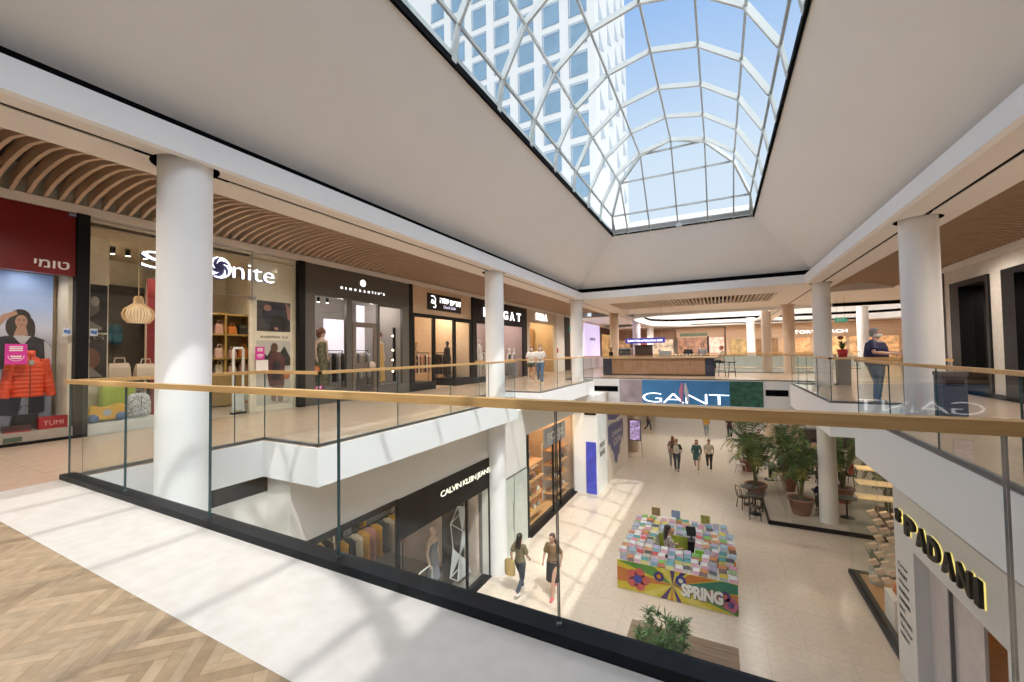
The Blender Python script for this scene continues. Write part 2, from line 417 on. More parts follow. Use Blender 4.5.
# slatted vaults
LA = [(-9.85,4.03),(-9.5,4.15),(-9.1,4.22),(-8.6,4.26),(-8.2,4.255),(-7.75,4.18),(-7.2,4.02),(-6.8,3.89),(-6.42,3.74)]
def slat(mb, curve, y, th, dp):
    n = len(curve)
    for i in range(n-1):
        (xa, za), (xb, zb) = curve[i], curve[i+1]
        v = []
        for yy in (y, y+th):
            v += [(xa, yy, za), (xb, yy, zb), (xb, yy, zb+dp), (xa, yy, za+dp)]
        fs = [(0,1,2,3), (7,6,5,4), (0,4,5,1)]
        mb.add(v, fs)
sl = MB(); y = -3.0
while y < 30: slat(sl, LA, y, .05, .2); y += .18
S('ceiling', sl, SLAT)
S('ceiling', MB().box(-9.9, -6.4, -8, 30, 4.5, 4.6), mat('dark_plenum', (.05, .043, .037), .8))
S('trim_6', MB().box(XF-.04, XF+.03, -8, 30, 3.87, 4.02), W_CEIL)
S('wall_left', MB().box(XF-.06, XF-.02, -8, 30, 4.02, 4.5), mat('grey_upstand', (.42, .42, .38), .7))
RA = [(3.94,3.74),(4.3,3.89),(4.75,4.0),(5.2,4.03),(5.65,3.98),(6.0,3.88),(6.3,3.77)]
sl = MB(); y = 1.0
while y < 21.3: slat(sl, RA, y, .085, .2); y += .17
S('ceiling', sl, SLATR)
S('ceiling', MB().box(3.9, 6.6, -8, 21.4, 4.4, 4.5), mat('brown_plenum', (.06, .042, .03), .8))
S('ceiling', MB().box(6.3, 13, 17.3, 21.4, 3.74, 3.9).box(3.96, 13, 21.4, 27.1, 3.735, 3.9).box(3.96, 6.29, 21.33, 21.38, 3.72, 4.4), W_CEIL)
S('trim_6', MB().box(6.22, 6.34, -8, 17.2, 3.6, 3.76), W_CEIL)
# grille over the bridge
gr = MB(); x = -4.9
while x < 2.3: gr.box(x, x+.06, 20.3, 23.6, zc+.02, zc+.2); x += .165
S('ceiling', gr, SLATC); S('ceiling', MB().box(-4.95, 2.35, 20.25, 23.65, zc+.22, zc+.3), BLACK)
# the next bay: bright tray with rounded corners and a black reveal line
def rrect(xa, xb, ya, yb, r, n=8):
    o = []
    for cx, cy, a in ((xb-r, yb-r, 0), (xa+r, yb-r, pi/2), (xa+r, ya+r, pi), (xb-r, ya+r, 1.5*pi)):
        for i in range(n+1): o.append((cx+r*cos(a+pi/2*i/n), cy+r*sin(a+pi/2*i/n)))
    return o
rr = rrect(-5.4, 13, 27.1, 40, 3.2)
def band(mb, pts, z0, z1, m=0):
    n = len(pts); mb.add([(x, y, z0) for x, y in pts]+[(x, y, z1) for x, y in pts], [(i, (i+1)%n, n+(i+1)%n, n+i)[::-1] for i in range(n)], m, True)
nb = MB(); band(nb, rr, 3.55, 3.98); band(nb, rr, 4.18, 5.2)
nb.add([(-5.4, 27.1, 5.2), (13, 27.1, 5.2), (13, 40, 5.2), (-5.4, 40, 5.2)], [(3,2,1,0)])
S('ceiling', nb, W_FASC)
b2 = MB(); band(b2, rr, 3.98, 4.18); S('trim_7', b2, BLACK)
S('ceiling', MB().box(-5.4, 5, 39.9, 40.1, 3.5, 3.6), W_CEIL)
S('wall_left', MB().box(-10.1, -9.95, 28.74, 46, 0, 4.0), CREAM)

# ------------------------------------------------------------------ columns
def column(x, y, z0, z1, label, m=W_COL, r=.275, collar=True):
    t = T('column', label, 'column', (x, y, z0), 'round columns')
    P('shaft', MB().cyl((x, y), r, z0, z1+(.15 if collar and z1 == zc else 0), 40), m, t)
    return t
TAN = mat('tan_column', (.60, .47, .36), .6, vary=.02)
column(-5.86, 2.62, ZL, zc, 'thick white round column nearest the camera, behind the front glass railing')
column(-5.86, 10.4, ZL, zc, 'white round column on the left between the dark fashion shop signs, second in its row')
column(-5.86, 18.17, ZL, zc, 'white round column at the far left corner of the open well')
column(3.38, 10.17, ZL, zc, 'white round column on the right beside the man with a phone')
column(3.38, 18.28, ZL, zc, 'white round column at the far right corner of the open well')
column(-5.86, 25.8, 0, zc, 'tan round column at the left end of the wooden cafe counter', TAN)
column(-5.86, 33.6, 0, zc, 'lilac lit column behind the blue cafe sign', mat('lilac_column', (.68, .62, .72), .6), .3)
column(-5.86, 41, 0, 3.55, 'far pale column right of the lilac one', W_COL, .3, False)
column(3.38, 26.2, ZL, zc, 'tan round column behind the far right white column, wider of the two tan ones', TAN)
column(2.75, 30.6, ZL, 3.98, 'tan round column, thinner and further away of the pair beyond the bridge', TAN, .28, False)
column(2.35, 38, 0, 3.9, 'bright white thin column beyond the second well', W_COL, .3, False)
column(8.3, 33.5, 0, 3.98, 'white column far right behind the man in the blue shirt', W_COL, .3, False)

# ------------------------------------------------------------------ skylight and tower
sk = T('barrel_skylight', 'long glazed barrel vault skylight with white ribs over the well', 'skylight', (-1.265, 6, 6.1))
r0, zs, cx = 2.475, 6.0, -1.265
ANG = [-90, -73.5, -49, -24.5, 0, 24.5, 49, 73.5, 90]
def vp(a, y): return Vector((cx+r0*sin(radians(a)), y, zs+r0*cos(radians(a))+(.1 if abs(a) == 90 else 0)))
YE = 14.5
ribs = [14.52-1.525*k for k in range(13)]
RIB = mat('white_rib', (.52, .55, .54), .45, vary=.01)
for y in ribs:
    m = MB()
    for i in range(8): m.bar(vp(ANG[i], y), vp(ANG[i+1], y), .06, .12)
    for a in ANG[1:-1]: m.ell(vp(a, y), .05, .04, .05, 8, 6)
    P('rib', m, RIB, sk)
def endy(z): return y1-(z-6.1)/(8.475-6.1)*(y1-YE)
for a in ANG[1:-1]:
    p = vp(a, 0); P('purlin', MB().bar((p.x, -4.5, p.z), (p.x, endy(p.z), p.z), .045, .07), mat('grey_purlin', (.36, .38, .38), .5), sk)
hp = MB()
for i in range(8):
    a, b = vp(ANG[i], 0), vp(ANG[i+1], 0); hp.bar((a.x, endy(a.z), a.z), (b.x, endy(b.z), b.z), .07, .12)
P('hip_frame', hp, RIB, sk)
eg = MB()
for a in ANG[1:-1]:
    p = vp(a, 0); eg.bar((p.x, y1, 6.1), (p.x, endy(p.z), p.z), .045, .06)
for a in ANG[1:4]:
    p = vp(a, 0); eg.bar((p.x, endy(p.z), p.z), (2*cx-p.x, endy(p.z), p.z), .045, .06)
P('end_grid', eg, mat('grey_purlin', (.58, .59, .58)), sk)
g = MB()
for i in range(8):
    a, b = vp(ANG[i], 0), vp(ANG[i+1], 0)
    g.add([(a.x, -4.5, a.z), (b.x, -4.5, b.z), (b.x, endy(b.z), b.z), (a.x, endy(a.z), a.z)], [(0,1,2,3)])
e = [vp(a, 0) for a in ANG]; g.add([(p.x, endy(p.z), p.z) for p in e], [tuple(range(9))])
P('vault_glass', g, GLASSK, sk)
P('kerb', MB().box(x0-.1, x0-.02, -4.5, y1, 6.12, 6.3).box(x1+.02, x1+.1, -4.5, y1, 6.12, 6.3).box(x0, x1, y1+.02, y1+.1, 6.12, 6.16), RIB, sk)
P('black_edge', MB().box(x0-.03, x0+.02, -4.5, y1, 6.04, 6.16).box(x1-.02, x1+.03, -4.5, y1, 6.04, 6.16).box(x0, x1, y1-.02, y1+.03, 6.07, 6.13), BLACK, sk)
P('sensor_box', MB().box(-1.33, -1.13, y1-.12, y1-.03, 6.06, 6.2), STEEL, sk, label='small grey box at the end of the rim')

tw = T('tower_block', 'white tower with square blue windows seen through the skylight', 'tower', (-20, 36, 6.7))
TWW = mat('tower_white', (.52, .52, .505), .8, vary=.02, scale=.5)
P('facade', MB().box(-38, -7.8, 30, 42, 6.7, 75), TWW, tw)
TG = mat('tower_glass', (.15, .235, .31), .25, vary=.12, scale=.6); TS = mat('tower_reveal', (.30, .34, .38), .8)
for i in range(-2, 5):
    for k in range(-3, 10):
        xa = -18.78+2.24*i; z = 27.14-1.9+2.4*(k-4)
        if len([0]) and -25 < xa < -8:
            w = P('window', MB().box(xa-.05, xa+1.42, 29.97, 30.0, z-.05, z+1.8), TG, tw)
            P('reveal', MB().box(xa, xa+1.36, 29.95, 29.99, z+1.6, z+1.75).box(xa, xa+.1, 29.95, 29.99, z, z+1.6), TS, w)
for j in range(4):
    for k in range(0, 10):
        y = 31.2+2.9*j; z = 25.2+2.4*(k-4)
        P('side_fin', MB().prism([(-7.8, y, z), (-7.8, y+1.5, z+.8), (-7.8, y, z+1.6)], (.03, 0, 0)), TS, tw)
# ------------------------------------------------------------------ railings
def railing(pts, label, step=1.5, skirt=.05, skw=.05, first=0., ends=True, thick=.016, railw=.066, skm=None, zlow=0.0):
    pts = [Vector((x, y, 0)) for x, y in pts]
    t = T('glass_railing', label, 'railing', pts[0], 'glass railings round the well')
    hr = MB()
    for i in range(len(pts)-1):
        a, b = pts[i], pts[i+1]; d = (b-a).normalized(); ex = railw/2
        hr.bar(a-d*ex+Vector((0,0,1.093)), b+d*ex+Vector((0,0,1.093)), railw, .046)
    P('handrail', hr, OAK, t, label='oak handrail')
    sk_ = MB()
    for i in range(len(pts)-1):
        a, b = pts[i], pts[i+1]; d = (b-a).normalized(); q = Vector((0,0,skirt/2+zlow))
        sk_.bar(a-d*skw/2+q, b+d*skw/2+q, skw, skirt)
    P('base_channel', sk_, skm or GREYSK, t)
    for i in range(len(pts)-1):
        a, b = pts[i], pts[i+1]; L = (b-a).length; d = (b-a)/L; nn = Vector((-d.y, d.x, 0))
        u = [0.]; x = first if (first and i == 0) else step
        while x < L-.3: u.append(x); x += step
        u.append(L)
        for k in range(len(u)-1):
            p, q = a+d*(u[k]+.004), a+d*(u[k+1]-.004); g = MB()
            z0, z1 = .02+zlow, 1.072
            c = [(p-nn*thick/2), (q-nn*thick/2), (q+nn*thick/2), (p+nn*thick/2)]
            v = [(w.x, w.y, z0) for w in c]+[(w.x, w.y, z1) for w in c]
            g.add(v, [(0,1,5,4), (2,3,7,6)], 0); g.add(v, [(1,2,6,5), (3,0,4,7), (4,5,6,7)], 1)
            P('glass_panel', g, [GLASSR, GEDGE], t)
    return t
ft = railing([(-6.58, 1.84), (3.7, 1.84)], 'long glass railing in the foreground with an oak handrail', 1.4975, .055, .12, 1.38, skm=SKIRT, thick=.018)
for x in (-6.1, -3.95, -2.0, -.72): pass
for k in range(6): P('clamp', MB().box(-6.58+1.38+1.4975*k-.01, -6.58+1.38+1.4975*k+.01, 1.83, 1.85, .05, .066), STEEL, ft)
o = .05
railing([(-6.6, 1.95), (-6.6, 4.02+o), (-5.25-o, 4.02+o), (-5.25-o, 10.6-o), (XLN-o, 10.6-o)], 'glass railing along the left gallery before the shops, nearest stretch', 1.66, .04)
railing([(XLN-o, 10.7), (XLN-o, 12.4+o), (XL-o, 12.4+o), (XL-o, 18.7-o), (XLN-o, 18.7-o), (XLN-o, YB+o)], 'glass railing along the left gallery beyond the second column', 1.6, .04)
railing([(XLN-o, YB+o+.05), (XRN+.02, YB+o+.05)], 'glass railing on the bridge above the blue banner', 1.8, .04)
railing([(XR+o, 1.95), (XR+o, 10.4-o), (XRN+o, 10.4-o)], 'glass railing along the right gallery, nearest stretch', 1.62, .05, first=1.85)
railing([(XRN+o, 10.5), (XRN+o, 12.48+o), (XR+o, 12.48+o), (XR+o, 18.6-o), (XRN+o, 18.6-o), (XRN+o, YB)], 'glass railing on the right gallery in front of the grey planter', 1.55, .05)
railing([(-5.25, 26.95), (5.1, 26.95)], 'glass railing on the far side of the bridge behind the tan columns', 1.8, .04)
railing([(-5.25, 33.15), (8, 33.15)], 'furthest glass railing across the second well', 1.8, .04)
S('trim_8', MB().box(-5.2, 8, 33.3, 33.36, .1, .85), mat('white_parapet', (.9, .9, .9), .5))

# banner on the bridge
bn = T('banner', 'long advertising banner with white outlined lettering on blue hung on the bridge face', 'banner', (-1.4, 19.97, -1.1))
yb = 19.955
P('grey_panel', MB().box(-4.34, -3.28, yb, yb+.02, -1.1, -.03), mat('banner_grey', (.42, .36, .40), .5, vary=.25, scale=2), bn)
P('blue_panel', MB().box(-3.28, .38, yb, yb+.02, -1.1, -.03), mat('banner_blue', (.06, .27, .62), .45, vary=.15, scale=1.2), bn)
P('green_panel', MB().box(.38, 1.62, yb, yb+.02, -1.1, -.03), mat('banner_green', (.03, .13, .085), .5, vary=.6, scale=5), bn)
text('GANT', LETW, (-3.27, yb-.004, -1.06), *UX, 3.62, .44, .006, 'lettering', bn, 'white outlined letters', bold=-.018, sp=.85)
fg = MB()
for k, (dx, c) in enumerate(((-.08, 0), (.06, 1))):
    fg.tube([(-1.45+dx, yb-.004, -.14), (-1.45+dx*1.5, yb-.006, -.5), (-1.4+dx*2, yb-.004, -1.05)], [.04, .1, .03], 8, c)
P('printed_figures', fg, [mat('banner_pink', (.62, .22, .35)), mat('banner_white', (.7, .72, .8))], bn, label='pink and white surfers printed on the blue')

# ------------------------------------------------------------------ left row of shops
def shop_box(y0, y1, depth, wallm, floorm=None, zt=3.55):
    m = MB().box(-9.95-depth, -9.9-depth, y0, y1, 0, zt).box(-9.9-depth, XF-.1, y0, y0+.05, 0, zt).box(-9.9-depth, XF-.1, y1-.05, y1, 0, zt).box(-9.9-depth, XF-.1, y0, y1, zt, zt+.05)
    S('wall_left', m, wallm)
    if floorm: S('floor', MB().box(-9.9-depth, XF, y0, y1, 0, .004), floorm)
def pane(name, y0, y1, z0, z1, par, x=XF): return P(name, MB().add([(x,y0,z0),(x,y1,z0),(x,y1,z1),(x,y0,z1)], [(0,1,2,3)]), GLASS, par)
def spots(x, ys, z, label, grp):
    for i, y in enumerate(ys):
        t = T('spotlight', label, 'spotlight', (x, y, z), grp)
        P('housing', MB().cyl((x, y), .045, z, z+.14, 12), BLACKM, t); P('lens', MB().cyl((x, y), .036, z-.004, z+.002, 12), LAMPW, t)
PINK = mat('magenta_sticker', (.62, .03, .32), .5)
S('trim_9', MB().box(XF-.1, XF+.06, 2.79, 2.955, 0, 3.87).box(XF-.1, XF+.06, 6.95, 7.12, 0, 3.87).box(XF-.1, XF+.06, 11.21, 11.4, 0, 3.87).box(XF-.1, XF+.06, 15.35, 15.6, 0, 3.87).box(XF-.1, XF+.05, 27.65, 28.74, 0, 3.85), BLACKM)

# --- first shop: red fascia, down jacket window
shop_box(-4, 2.79, .75, CREAM)
t1 = T('storefront', 'shop front with a deep red fascia and an orange jacket in its window', 'shop', (XF, 1, 0))
P('fascia', MB().box(XF-.1, XF+.02, -3.9, 2.785, 2.77, 3.86), mat('deep_red', (.155, .006, .008), .3, vary=.15, scale=1), t1)
text('\u05d9\u05de\u05d5\u05d8', WHITE, (XF+.022, 2.31, 2.86), *UY, .4, .13, .012, 'lettering', t1, 'white Hebrew letters', .012)
P('number_plate', MB().box(XF+.02, XF+.026, 2.69, 2.79, 3.79, 3.86), mat('number_blue', (.05, .06, .25)), t1)
text('208', WHITE, (XF+.027, 2.7, 3.805), *UY, .08, .04, .002, 'number', t1)
pane('glass', -4, 2.785, .2, 2.77, t1)
S('trim_10', MB().box(-10.55, XF+.02, -4, 2.785, 0, .2), mat('grey_plinth', (.33, .29, .25), .4))
S('trim_10', MB().box(XF+.02, XF+.03, -4, 2.785, 0, .05), BLACKM)
po = T('poster', 'tall backlit poster of a dark haired woman in a black vest under a blue sky', 'poster', (-10.5, 2.2, .2))
xp = -10.42
P('frame', MB().box(xp-.05, xp-.005, 1.4, 2.72, .18, 2.86), mat('bronze_frame', (.25, .19, .12), .4, metal=.6), po)
sky = bpy.data.materials.new('poster_sky'); sky.use_nodes = True
nt = sky.node_tree; bs_ = nt.nodes['Principled BSDF']; tc_ = nt.nodes.new('ShaderNodeTexCoord'); sx_ = nt.nodes.new('ShaderNodeSeparateXYZ'); rp_ = nt.nodes.new('ShaderNodeValToRGB'); mr_ = nt.nodes.new('ShaderNodeMapRange'); mr_.inputs[2].default_value = 2.7
nt.links.new(tc_.outputs['Object'], sx_.inputs[0]); nt.links.new(sx_.outputs['Z'], mr_.inputs[0]); nt.links.new(mr_.outputs[0], rp_.inputs[0]); nt.links.new(rp_.outputs[0], bs_.inputs['Base Color']); nt.links.new(rp_.outputs[0], bs_.inputs['Emission Color']); bs_.inputs['Emission Strength'].default_value = .25
el = rp_.color_ramp.elements; el[0].color = (.16, .15, .17, 1); el[1].color = (.13, .22, .46, 1)
for p_, c_ in ((.42, (.24, .24, .28)), (.5, (.20, .18, .2)), (.62, (.46, .45, .52)), (.75, (.28, .36, .56))):
    q_ = el.new(p_); q_.color = c_+(1,)
P('print', MB().box(xp-.005, xp, 1.44, 2.68, .22, 2.82), sky, po)
SK = mat('printed_skin', (.48, .27, .19)); HR = mat('printed_hair', (.02, .014, .012)); VST = mat('printed_vest', (.015, .017, .028)); PWH = mat('printed_white', (.55, .55, .6)); JN = mat('printed_jeans', (.05, .06, .10))
def flat(mb, pts, x, m): mb.prism([(x, y, z) for y, z in pts], (.003, 0, 0), m); return mb
def disc(mb, cy, cz, ry, rz, x, m, n=16): return flat(mb, [(cy+ry*cos(2*pi*i/n), cz+rz*sin(2*pi*i/n)) for i in range(n)], x, m)
f = MB(); q = xp
disc(f, 2.31, 2.05, .12, .15, q, 1); disc(f, 2.22, 1.9, .07, .16, q+.0005, 1); disc(f, 2.42, 1.86, .06, .2, q+.0008, 1); flat(f, [(2.0,1.9),(2.12,2.1),(2.26,2.17),(2.28,2.11),(2.17,2.03),(2.08,1.88),(2.06,1.7),(1.98,1.7)], q+.001, 0)
disc(f, 2.32, 1.99, .068, .11, q+.004, 0); flat(f, [(2.28,1.92),(2.37,1.92),(2.4,1.76),(2.24,1.76)], q+.003, 0)
flat(f, [(2.05,1.72),(2.22,1.76),(2.34,1.6),(2.44,1.76),(2.6,1.68),(2.64,1.2),(2.06,1.2)], q+.006, 2)
flat(f, [(2.23,1.75),(2.43,1.75),(2.34,1.58)], q+.008, 3); flat(f, [(2.58,1.68),(2.67,1.55),(2.67,1.25),(2.6,1.25)], q+.008, 3)
flat(f, [(2.12,1.2),(2.6,1.2),(2.6,.45),(2.42,.4),(2.36,.9),(2.3,.4),(2.1,.45)], q+.006, 4)
disc(f, 2.295, 2.01, .012, .007, q+.007, 1); disc(f, 2.345, 2.005, .012, .007, q+.007, 1); disc(f, 2.325, 1.935, .022, .008, q+.007, 5); flat(f, [(2.27,2.03),(2.31,2.035),(2.31,2.028),(2.27,2.023)], q+.007, 1); flat(f, [(2.33,2.032),(2.37,2.024),(2.37,2.017),(2.33,2.025)], q+.007, 1)
P('printed_woman', f, [SK, HR, VST, PWH, JN, mat('printed_lip', (.4, .1, .1))], po)
# orange down jacket on a stand
JK = mat('orange_down', (.66, .06, .015), .45, vary=.1, scale=12)
jk = T('down_jacket', 'bright orange quilted down jacket displayed on a stand in the window', 'jacket', (-10.1, 2.33, .74))
body = MB(); rings = []
NB = 44
for i in range(NB+1):
    z = .74+.66*i/NB; w = .165+.02*abs(sin(i*pi/4.4)); k = i/NB; sh = 1 if k < .82 else 1-(k-.82)/.18*.55
    rings.append([(-10.1+w*.62*sh*cos(a), 2.33+w*1.05*(1+.1*k)*sh*sin(a), z) for a in [2*pi*j/20 for j in range(20)]])
body.loft(rings)
P('body', body, JK, jk)
for s in (-1, 1):
    m = MB(); pts = []; rs = []
    for i in range(31):
        k = i/30; pts.append((-10.1+.03*k, 2.33+s*(.17+.09*k), 1.36-.62*k)); rs.append(.062+.014*abs(sin(i*pi/3.4))-.01*k)
    m.tube(pts, rs, 12); P('sleeve', m, JK, jk)
P('collar', MB().lathe([(.06, 1.38), (.085, 1.42), (.08, 1.5), (.06, 1.5)], (-10.1, 2.33, 0), 16), JK, jk)
P('zip', MB().box(-10.0, -9.98, 2.325, 2.337, .76, 1.4), mat('zip_dark', (.2, .02, .01)), jk)
P('tag', MB().ell((-9.985, 2.34, 1.3), .01, .035, .045), mat('tag_grey', (.3, .3, .28)), jk)
st = one('display_stand', MB().cyl((-10.1, 2.33), .012, .2, .8, 10).cyl((-10.1, 2.33), .13, .2, .215, 20), STEEL, 'slim chrome stand holding up the orange jacket', 'stand')
bg_ = T('handbag', 'small black leather handbag hanging below the orange jacket', 'bag', (-10.05, 2.31, .22))
P('body', MB().prism([(-10.13, 2.14, .22), (-10.13, 2.46, .22), (-10.13, 2.43, .46), (-10.13, 2.17, .46)], (.1, 0, 0)), mat('black_leather', (.012, .011, .012), .35), bg_)
P('strap', MB().tube([(-10.08, 2.2, .44), (-10.08, 2.26, .6), (-10.08, 2.36, .6), (-10.08, 2.42, .44)], .008, 6), mat('black_leather', (.012, .011, .012)), bg_)
b1 = T('sign_box', 'red box with white letters on the window plinth', 'box', (-9.96, 2.58, .2))
P('box', MB().box(-10.06, -9.93, 2.42, 2.75, .2, .4), mat('box_red', (.35, .015, .02), .4), b1); text('TUMI', mat('pale_red_letter', (.75, .35, .33)), (-9.929, 2.47, .26), *UY, .23, .075, .003, 'lettering', b1)
b2_ = T('sign_box', 'flat dark box with red edge lying left of the red sign box', 'box', (-9.98, 2.2, .2))
P('box', MB().box(-10.1, -9.93, 2.06, 2.34, .2, .3), mat('box_dark', (.05, .015, .02), .4), b2_); P('lid_edge', MB().box(-9.93, -9.925, 2.06, 2.34, .2, .22), mat('box_red', (.35, .015, .02)), b2_)
one('vent_plate', MB().box(XF+.02, XF+.03, 2.03, 2.22, .07, .14), mat('vent_green', (.07, .1, .07), .4), 'small dark green plate on the front of the window plinth', 'plate')
def sticker(y0, y1, z0, z1, label, x=XF+.012, cat='sticker', grp=None, lines=3, m=None):
    t = T('sticker', label, cat, (x, (y0+y1)/2, z0), grp)
    P('sheet', MB().box(x-.003, x, y0, y1, z0, z1), m or PINK, t)
    l = MB(); h = z1-z0
    for i in range(lines): l.box(x, x+.002, y0+(y1-y0)*.2, y1-(y1-y0)*.2, z1-h*(.12+.09*i)-h*.05, z1-h*(.12+.09*i))
    l.tube([(x+.001, y0+(y1-y0)*(.5-.36*cos(a)), z0+h*.42-h*.26*sin(a)) for a in [pi*i/10 for i in range(11)]], h*.012, 5)
    l.box(x, x+.002, y0+(y1-y0)*.25, y1-(y1-y0)*.25, z0+h*.36, z0+h*.42); l.box(x, x+.002, y0+(y1-y0)*.28, y1-(y1-y0)*.28, z0+h*.27, z0+h*.32)
    P('print', l, WHITE, t, label='white lines and a face mask outline')
sticker(2.03, 2.26, 1.28, 1.6, 'magenta mask notice stuck on the glass in front of the orange jacket')
def bluestick(y, z, label):
    t = T('sticker', label, 'sticker', (XF+.01, y, z), 'blue and white stickers')
    P('sheet', MB().box(XF+.007, XF+.01, y-.05, y+.05, z, z+.13), mat('sticker_pale', (.55, .6, .68)), t)
    f = MB(); disc(f, y-.015, z+.07, .025, .03, XF+.01, 0); flat(f, [(y, z+.03), (y+.04, z+.03), (y+.04, z+.1), (y+.02, z+.1)], XF+.01, 0)
    P('mark', f, mat('sticker_blue', (.03, .12, .4)), t)
bluestick(2.7, 1.75, 'small blue and white sticker left of the black pillar'); bluestick(3.03, 1.75, 'small blue and white sticker right of the black pillar')

# --- second shop: luggage and bags, glass front
shop_box(2.96, 6.95, 3.2, CREAM, mat('shop_floor_pale', (.42, .36, .30), .35), 3.8)
t2 = T('storefront', 'glass shop front with big white luggage brand letters and a pinwheel mark', 'shop', (XF, 4.9, 0))
pane('glass', 2.97, 4.05, .2, 3.85, t2); pane('glass', 5.78, 6.2, 0, 3.85, t2); pane('glass', 4.05, 5.76, 2.75, 3.85, t2); pane('glass', 6.2, 6.93, .05, 3.85, t2)
P('clip', MB().box(XF-.02, XF+.03, 5.68, 5.84, 2.7, 2.78).box(XF-.01, XF+.02, 5.755, 5.775, 2.78, 3.85).box(XF-.01, XF+.01, 4.05, 5.76, 2.745, 2.76), STEEL, t2, label='steel patch fitting')
lx = XF+.03
NAVY = mat('letter_side_navy', (.03, .03, .12), .4)
for dx, mm, dy in ((0, NAVY, -.014), (.03, LETW, 0)):
    text('S', mm, (lx+dx, 3.66+dy, 3.1+dy), *UY, .44, .33, .03, 'lettering', t2, None, -.012); text('ams', mm, (lx+dx, 4.15+dy, 3.12+dy), *UY, .72, .25, .03, 'lettering', t2, None, .0)
    text('nite', mm, (lx+dx, 5.3+dy, 3.14+dy), *UY, .95, .36, .03, 'lettering', t2, 'white letters', -.014)
    pw = MB()
    if mm is NAVY: pw.prism([(lx+dx, 5.0+.25*cos(2*pi*i/24), 3.31+.25*sin(2*pi*i/24)) for i in range(24)], (.03, 0, 0))
    else:
        for k in range(5):
            a0 = 2*pi*k/5+.4; o1 = [(.235*cos(a0+1.12*i/8), .235*sin(a0+1.12*i/8)) for i in range(9)]
            i1 = [((.10+.10*i/8)*cos(a0+1.75-1.3*i/8), (.10+.10*i/8)*sin(a0+1.75-1.3*i/8)) for i in range(9)]
            pw.prism([(lx+dx+.004*k, 5.02+u, 3.32+v) for u, v in o1+i1], (.03, 0, 0))
    P('pinwheel_mark', pw, mm, t2)
S('trim_10', MB().box(-10.9, XF+.0, 2.97, 4.03, 0, .2), mat('platform_white', (.62, .66, .66), .4))
S('trim_10', MB().box(-10.05, -9.97, 5.8, 6.94, 0, 3.82), mat('cream_panel', (.78, .72, .58), .6))
S('trim_10', MB().box(-10.75, -10.7, 2.97, 3.5, 0, 3.8), mat('cream_panel', (.78, .72, .58)))
S('ceiling', MB().box(-12.9, -9.95, 3.0, 6.9, 3.70, 3.74), mat('shop_ceiling_sand', (.50, .42, .31), .7))
S('trim_10', MB().box(-12.9, -12.8, 3.6, 5.0, 0, 3.1), mat('dark_shelf_wall', (.045, .035, .03), .6))
S('trim_10', MB().box(-11.2, -11.16, 4.3, 4.9, .0, 3.1), mat('red_curtain', (.22, .015, .02), .5))
S('trim_10', MB().box(-12.5, -12.45, 4.75, 5.6, 0, 3.3), mat('rose_beige', (.50, .38, .30), .6))
def poster(y0, y1, z0, z1, x, shapes, mats_, label, bgm):
    t = T('poster', label, 'poster', (x, (y0+y1)/2, z0)); P('sheet', MB().box(x-.01, x, y0, y1, z0, z1), bgm, t)
    f = MB()
    for k, (kind, m, d) in enumerate(shapes):
        xx = x+.002+.004*k
        if kind == 'd': disc(f, *d, xx, m)
        else: flat(f, d, xx, m)
    P('print', f, mats_, t); return t
px_ = -9.965
poster(5.95, 6.81, 1.97, 2.72, px_, [('d',1,(6.36,2.4,.27,.3)),('p',2,[(6.25,1.97),(6.7,1.97),(6.76,2.25),(6.45,2.42),(6.3,2.25)]),('d',3,(6.2,2.55,.1,.08)),('p',4,[(6.66,2.72),(6.8,2.6),(6.8,2.25),(6.73,2.3)]),('d',4,(6.42,2.04,.05,.04))],
   [BLACKM, mat('bag_navy_print', (.02,.022,.04)), mat('print_black', (.012,.01,.012)), mat('print_skin', (.35,.17,.14)), mat('print_rose', (.42,.2,.18))], 'framed print of a dark navy handbag, upper of the two posters', mat('print_bg_dark', (.05,.045,.05)))
text('KARISSA 2.0', mat('dark_text', (.08, .07, .06)), (px_+.001, 6.04, 1.80), *UY, .7, .055, .003, 'wall_lettering', t2, 'thin dark letters between the posters', .006)
poster(5.95, 6.81, .15, 1.74, px_, [('p',1,[(5.95,1.25),(6.05,1.5),(6.2,1.35),(6.35,1.6),(6.5,1.4),(6.65,1.6),(6.81,1.3),(6.81,1.1),(5.95,1.1)]),('p',2,[(6.2,.9),(6.28,1.42),(6.5,1.46),(6.66,1.3),(6.64,.6),(6.26,.6)]),('d',3,(6.38,1.56,.09,.12)),('p',4,[(6.3,.6),(6.62,.6),(6.6,.2),(6.48,.2),(6.45,.45),(6.4,.2),(6.3,.25)]),('d',5,(6.7,.85,.08,.1)),('p',6,[(6.3,.75),(6.52,.75),(6.52,1.2),(6.36,1.25)])],
   [WHITE, mat('print_trees', (.02,.025,.02)), mat('print_coat', (.10,.035,.035)), mat('print_hair2', (.12,.06,.04)), mat('print_leg', (.2,.13,.1)), mat('print_orange', (.4,.12,.04)), mat('print_pack', (.03,.025,.03))], 'tall print of a walker with a dark backpack before trees, lower of the two posters', mat('print_bg_pale', (.52,.50,.46)))
sticker(5.84, 6.06, 1.27, 1.58, 'magenta mask notice on the glass beside the backpack poster')
one('paper_notice', MB().box(XF+.009, XF+.012, 5.86, 6.15, 1.0, 1.26), mat('paper', (.8, .78, .76)), 'white paper sheet taped below the magenta notice by the backpack poster', 'notice')
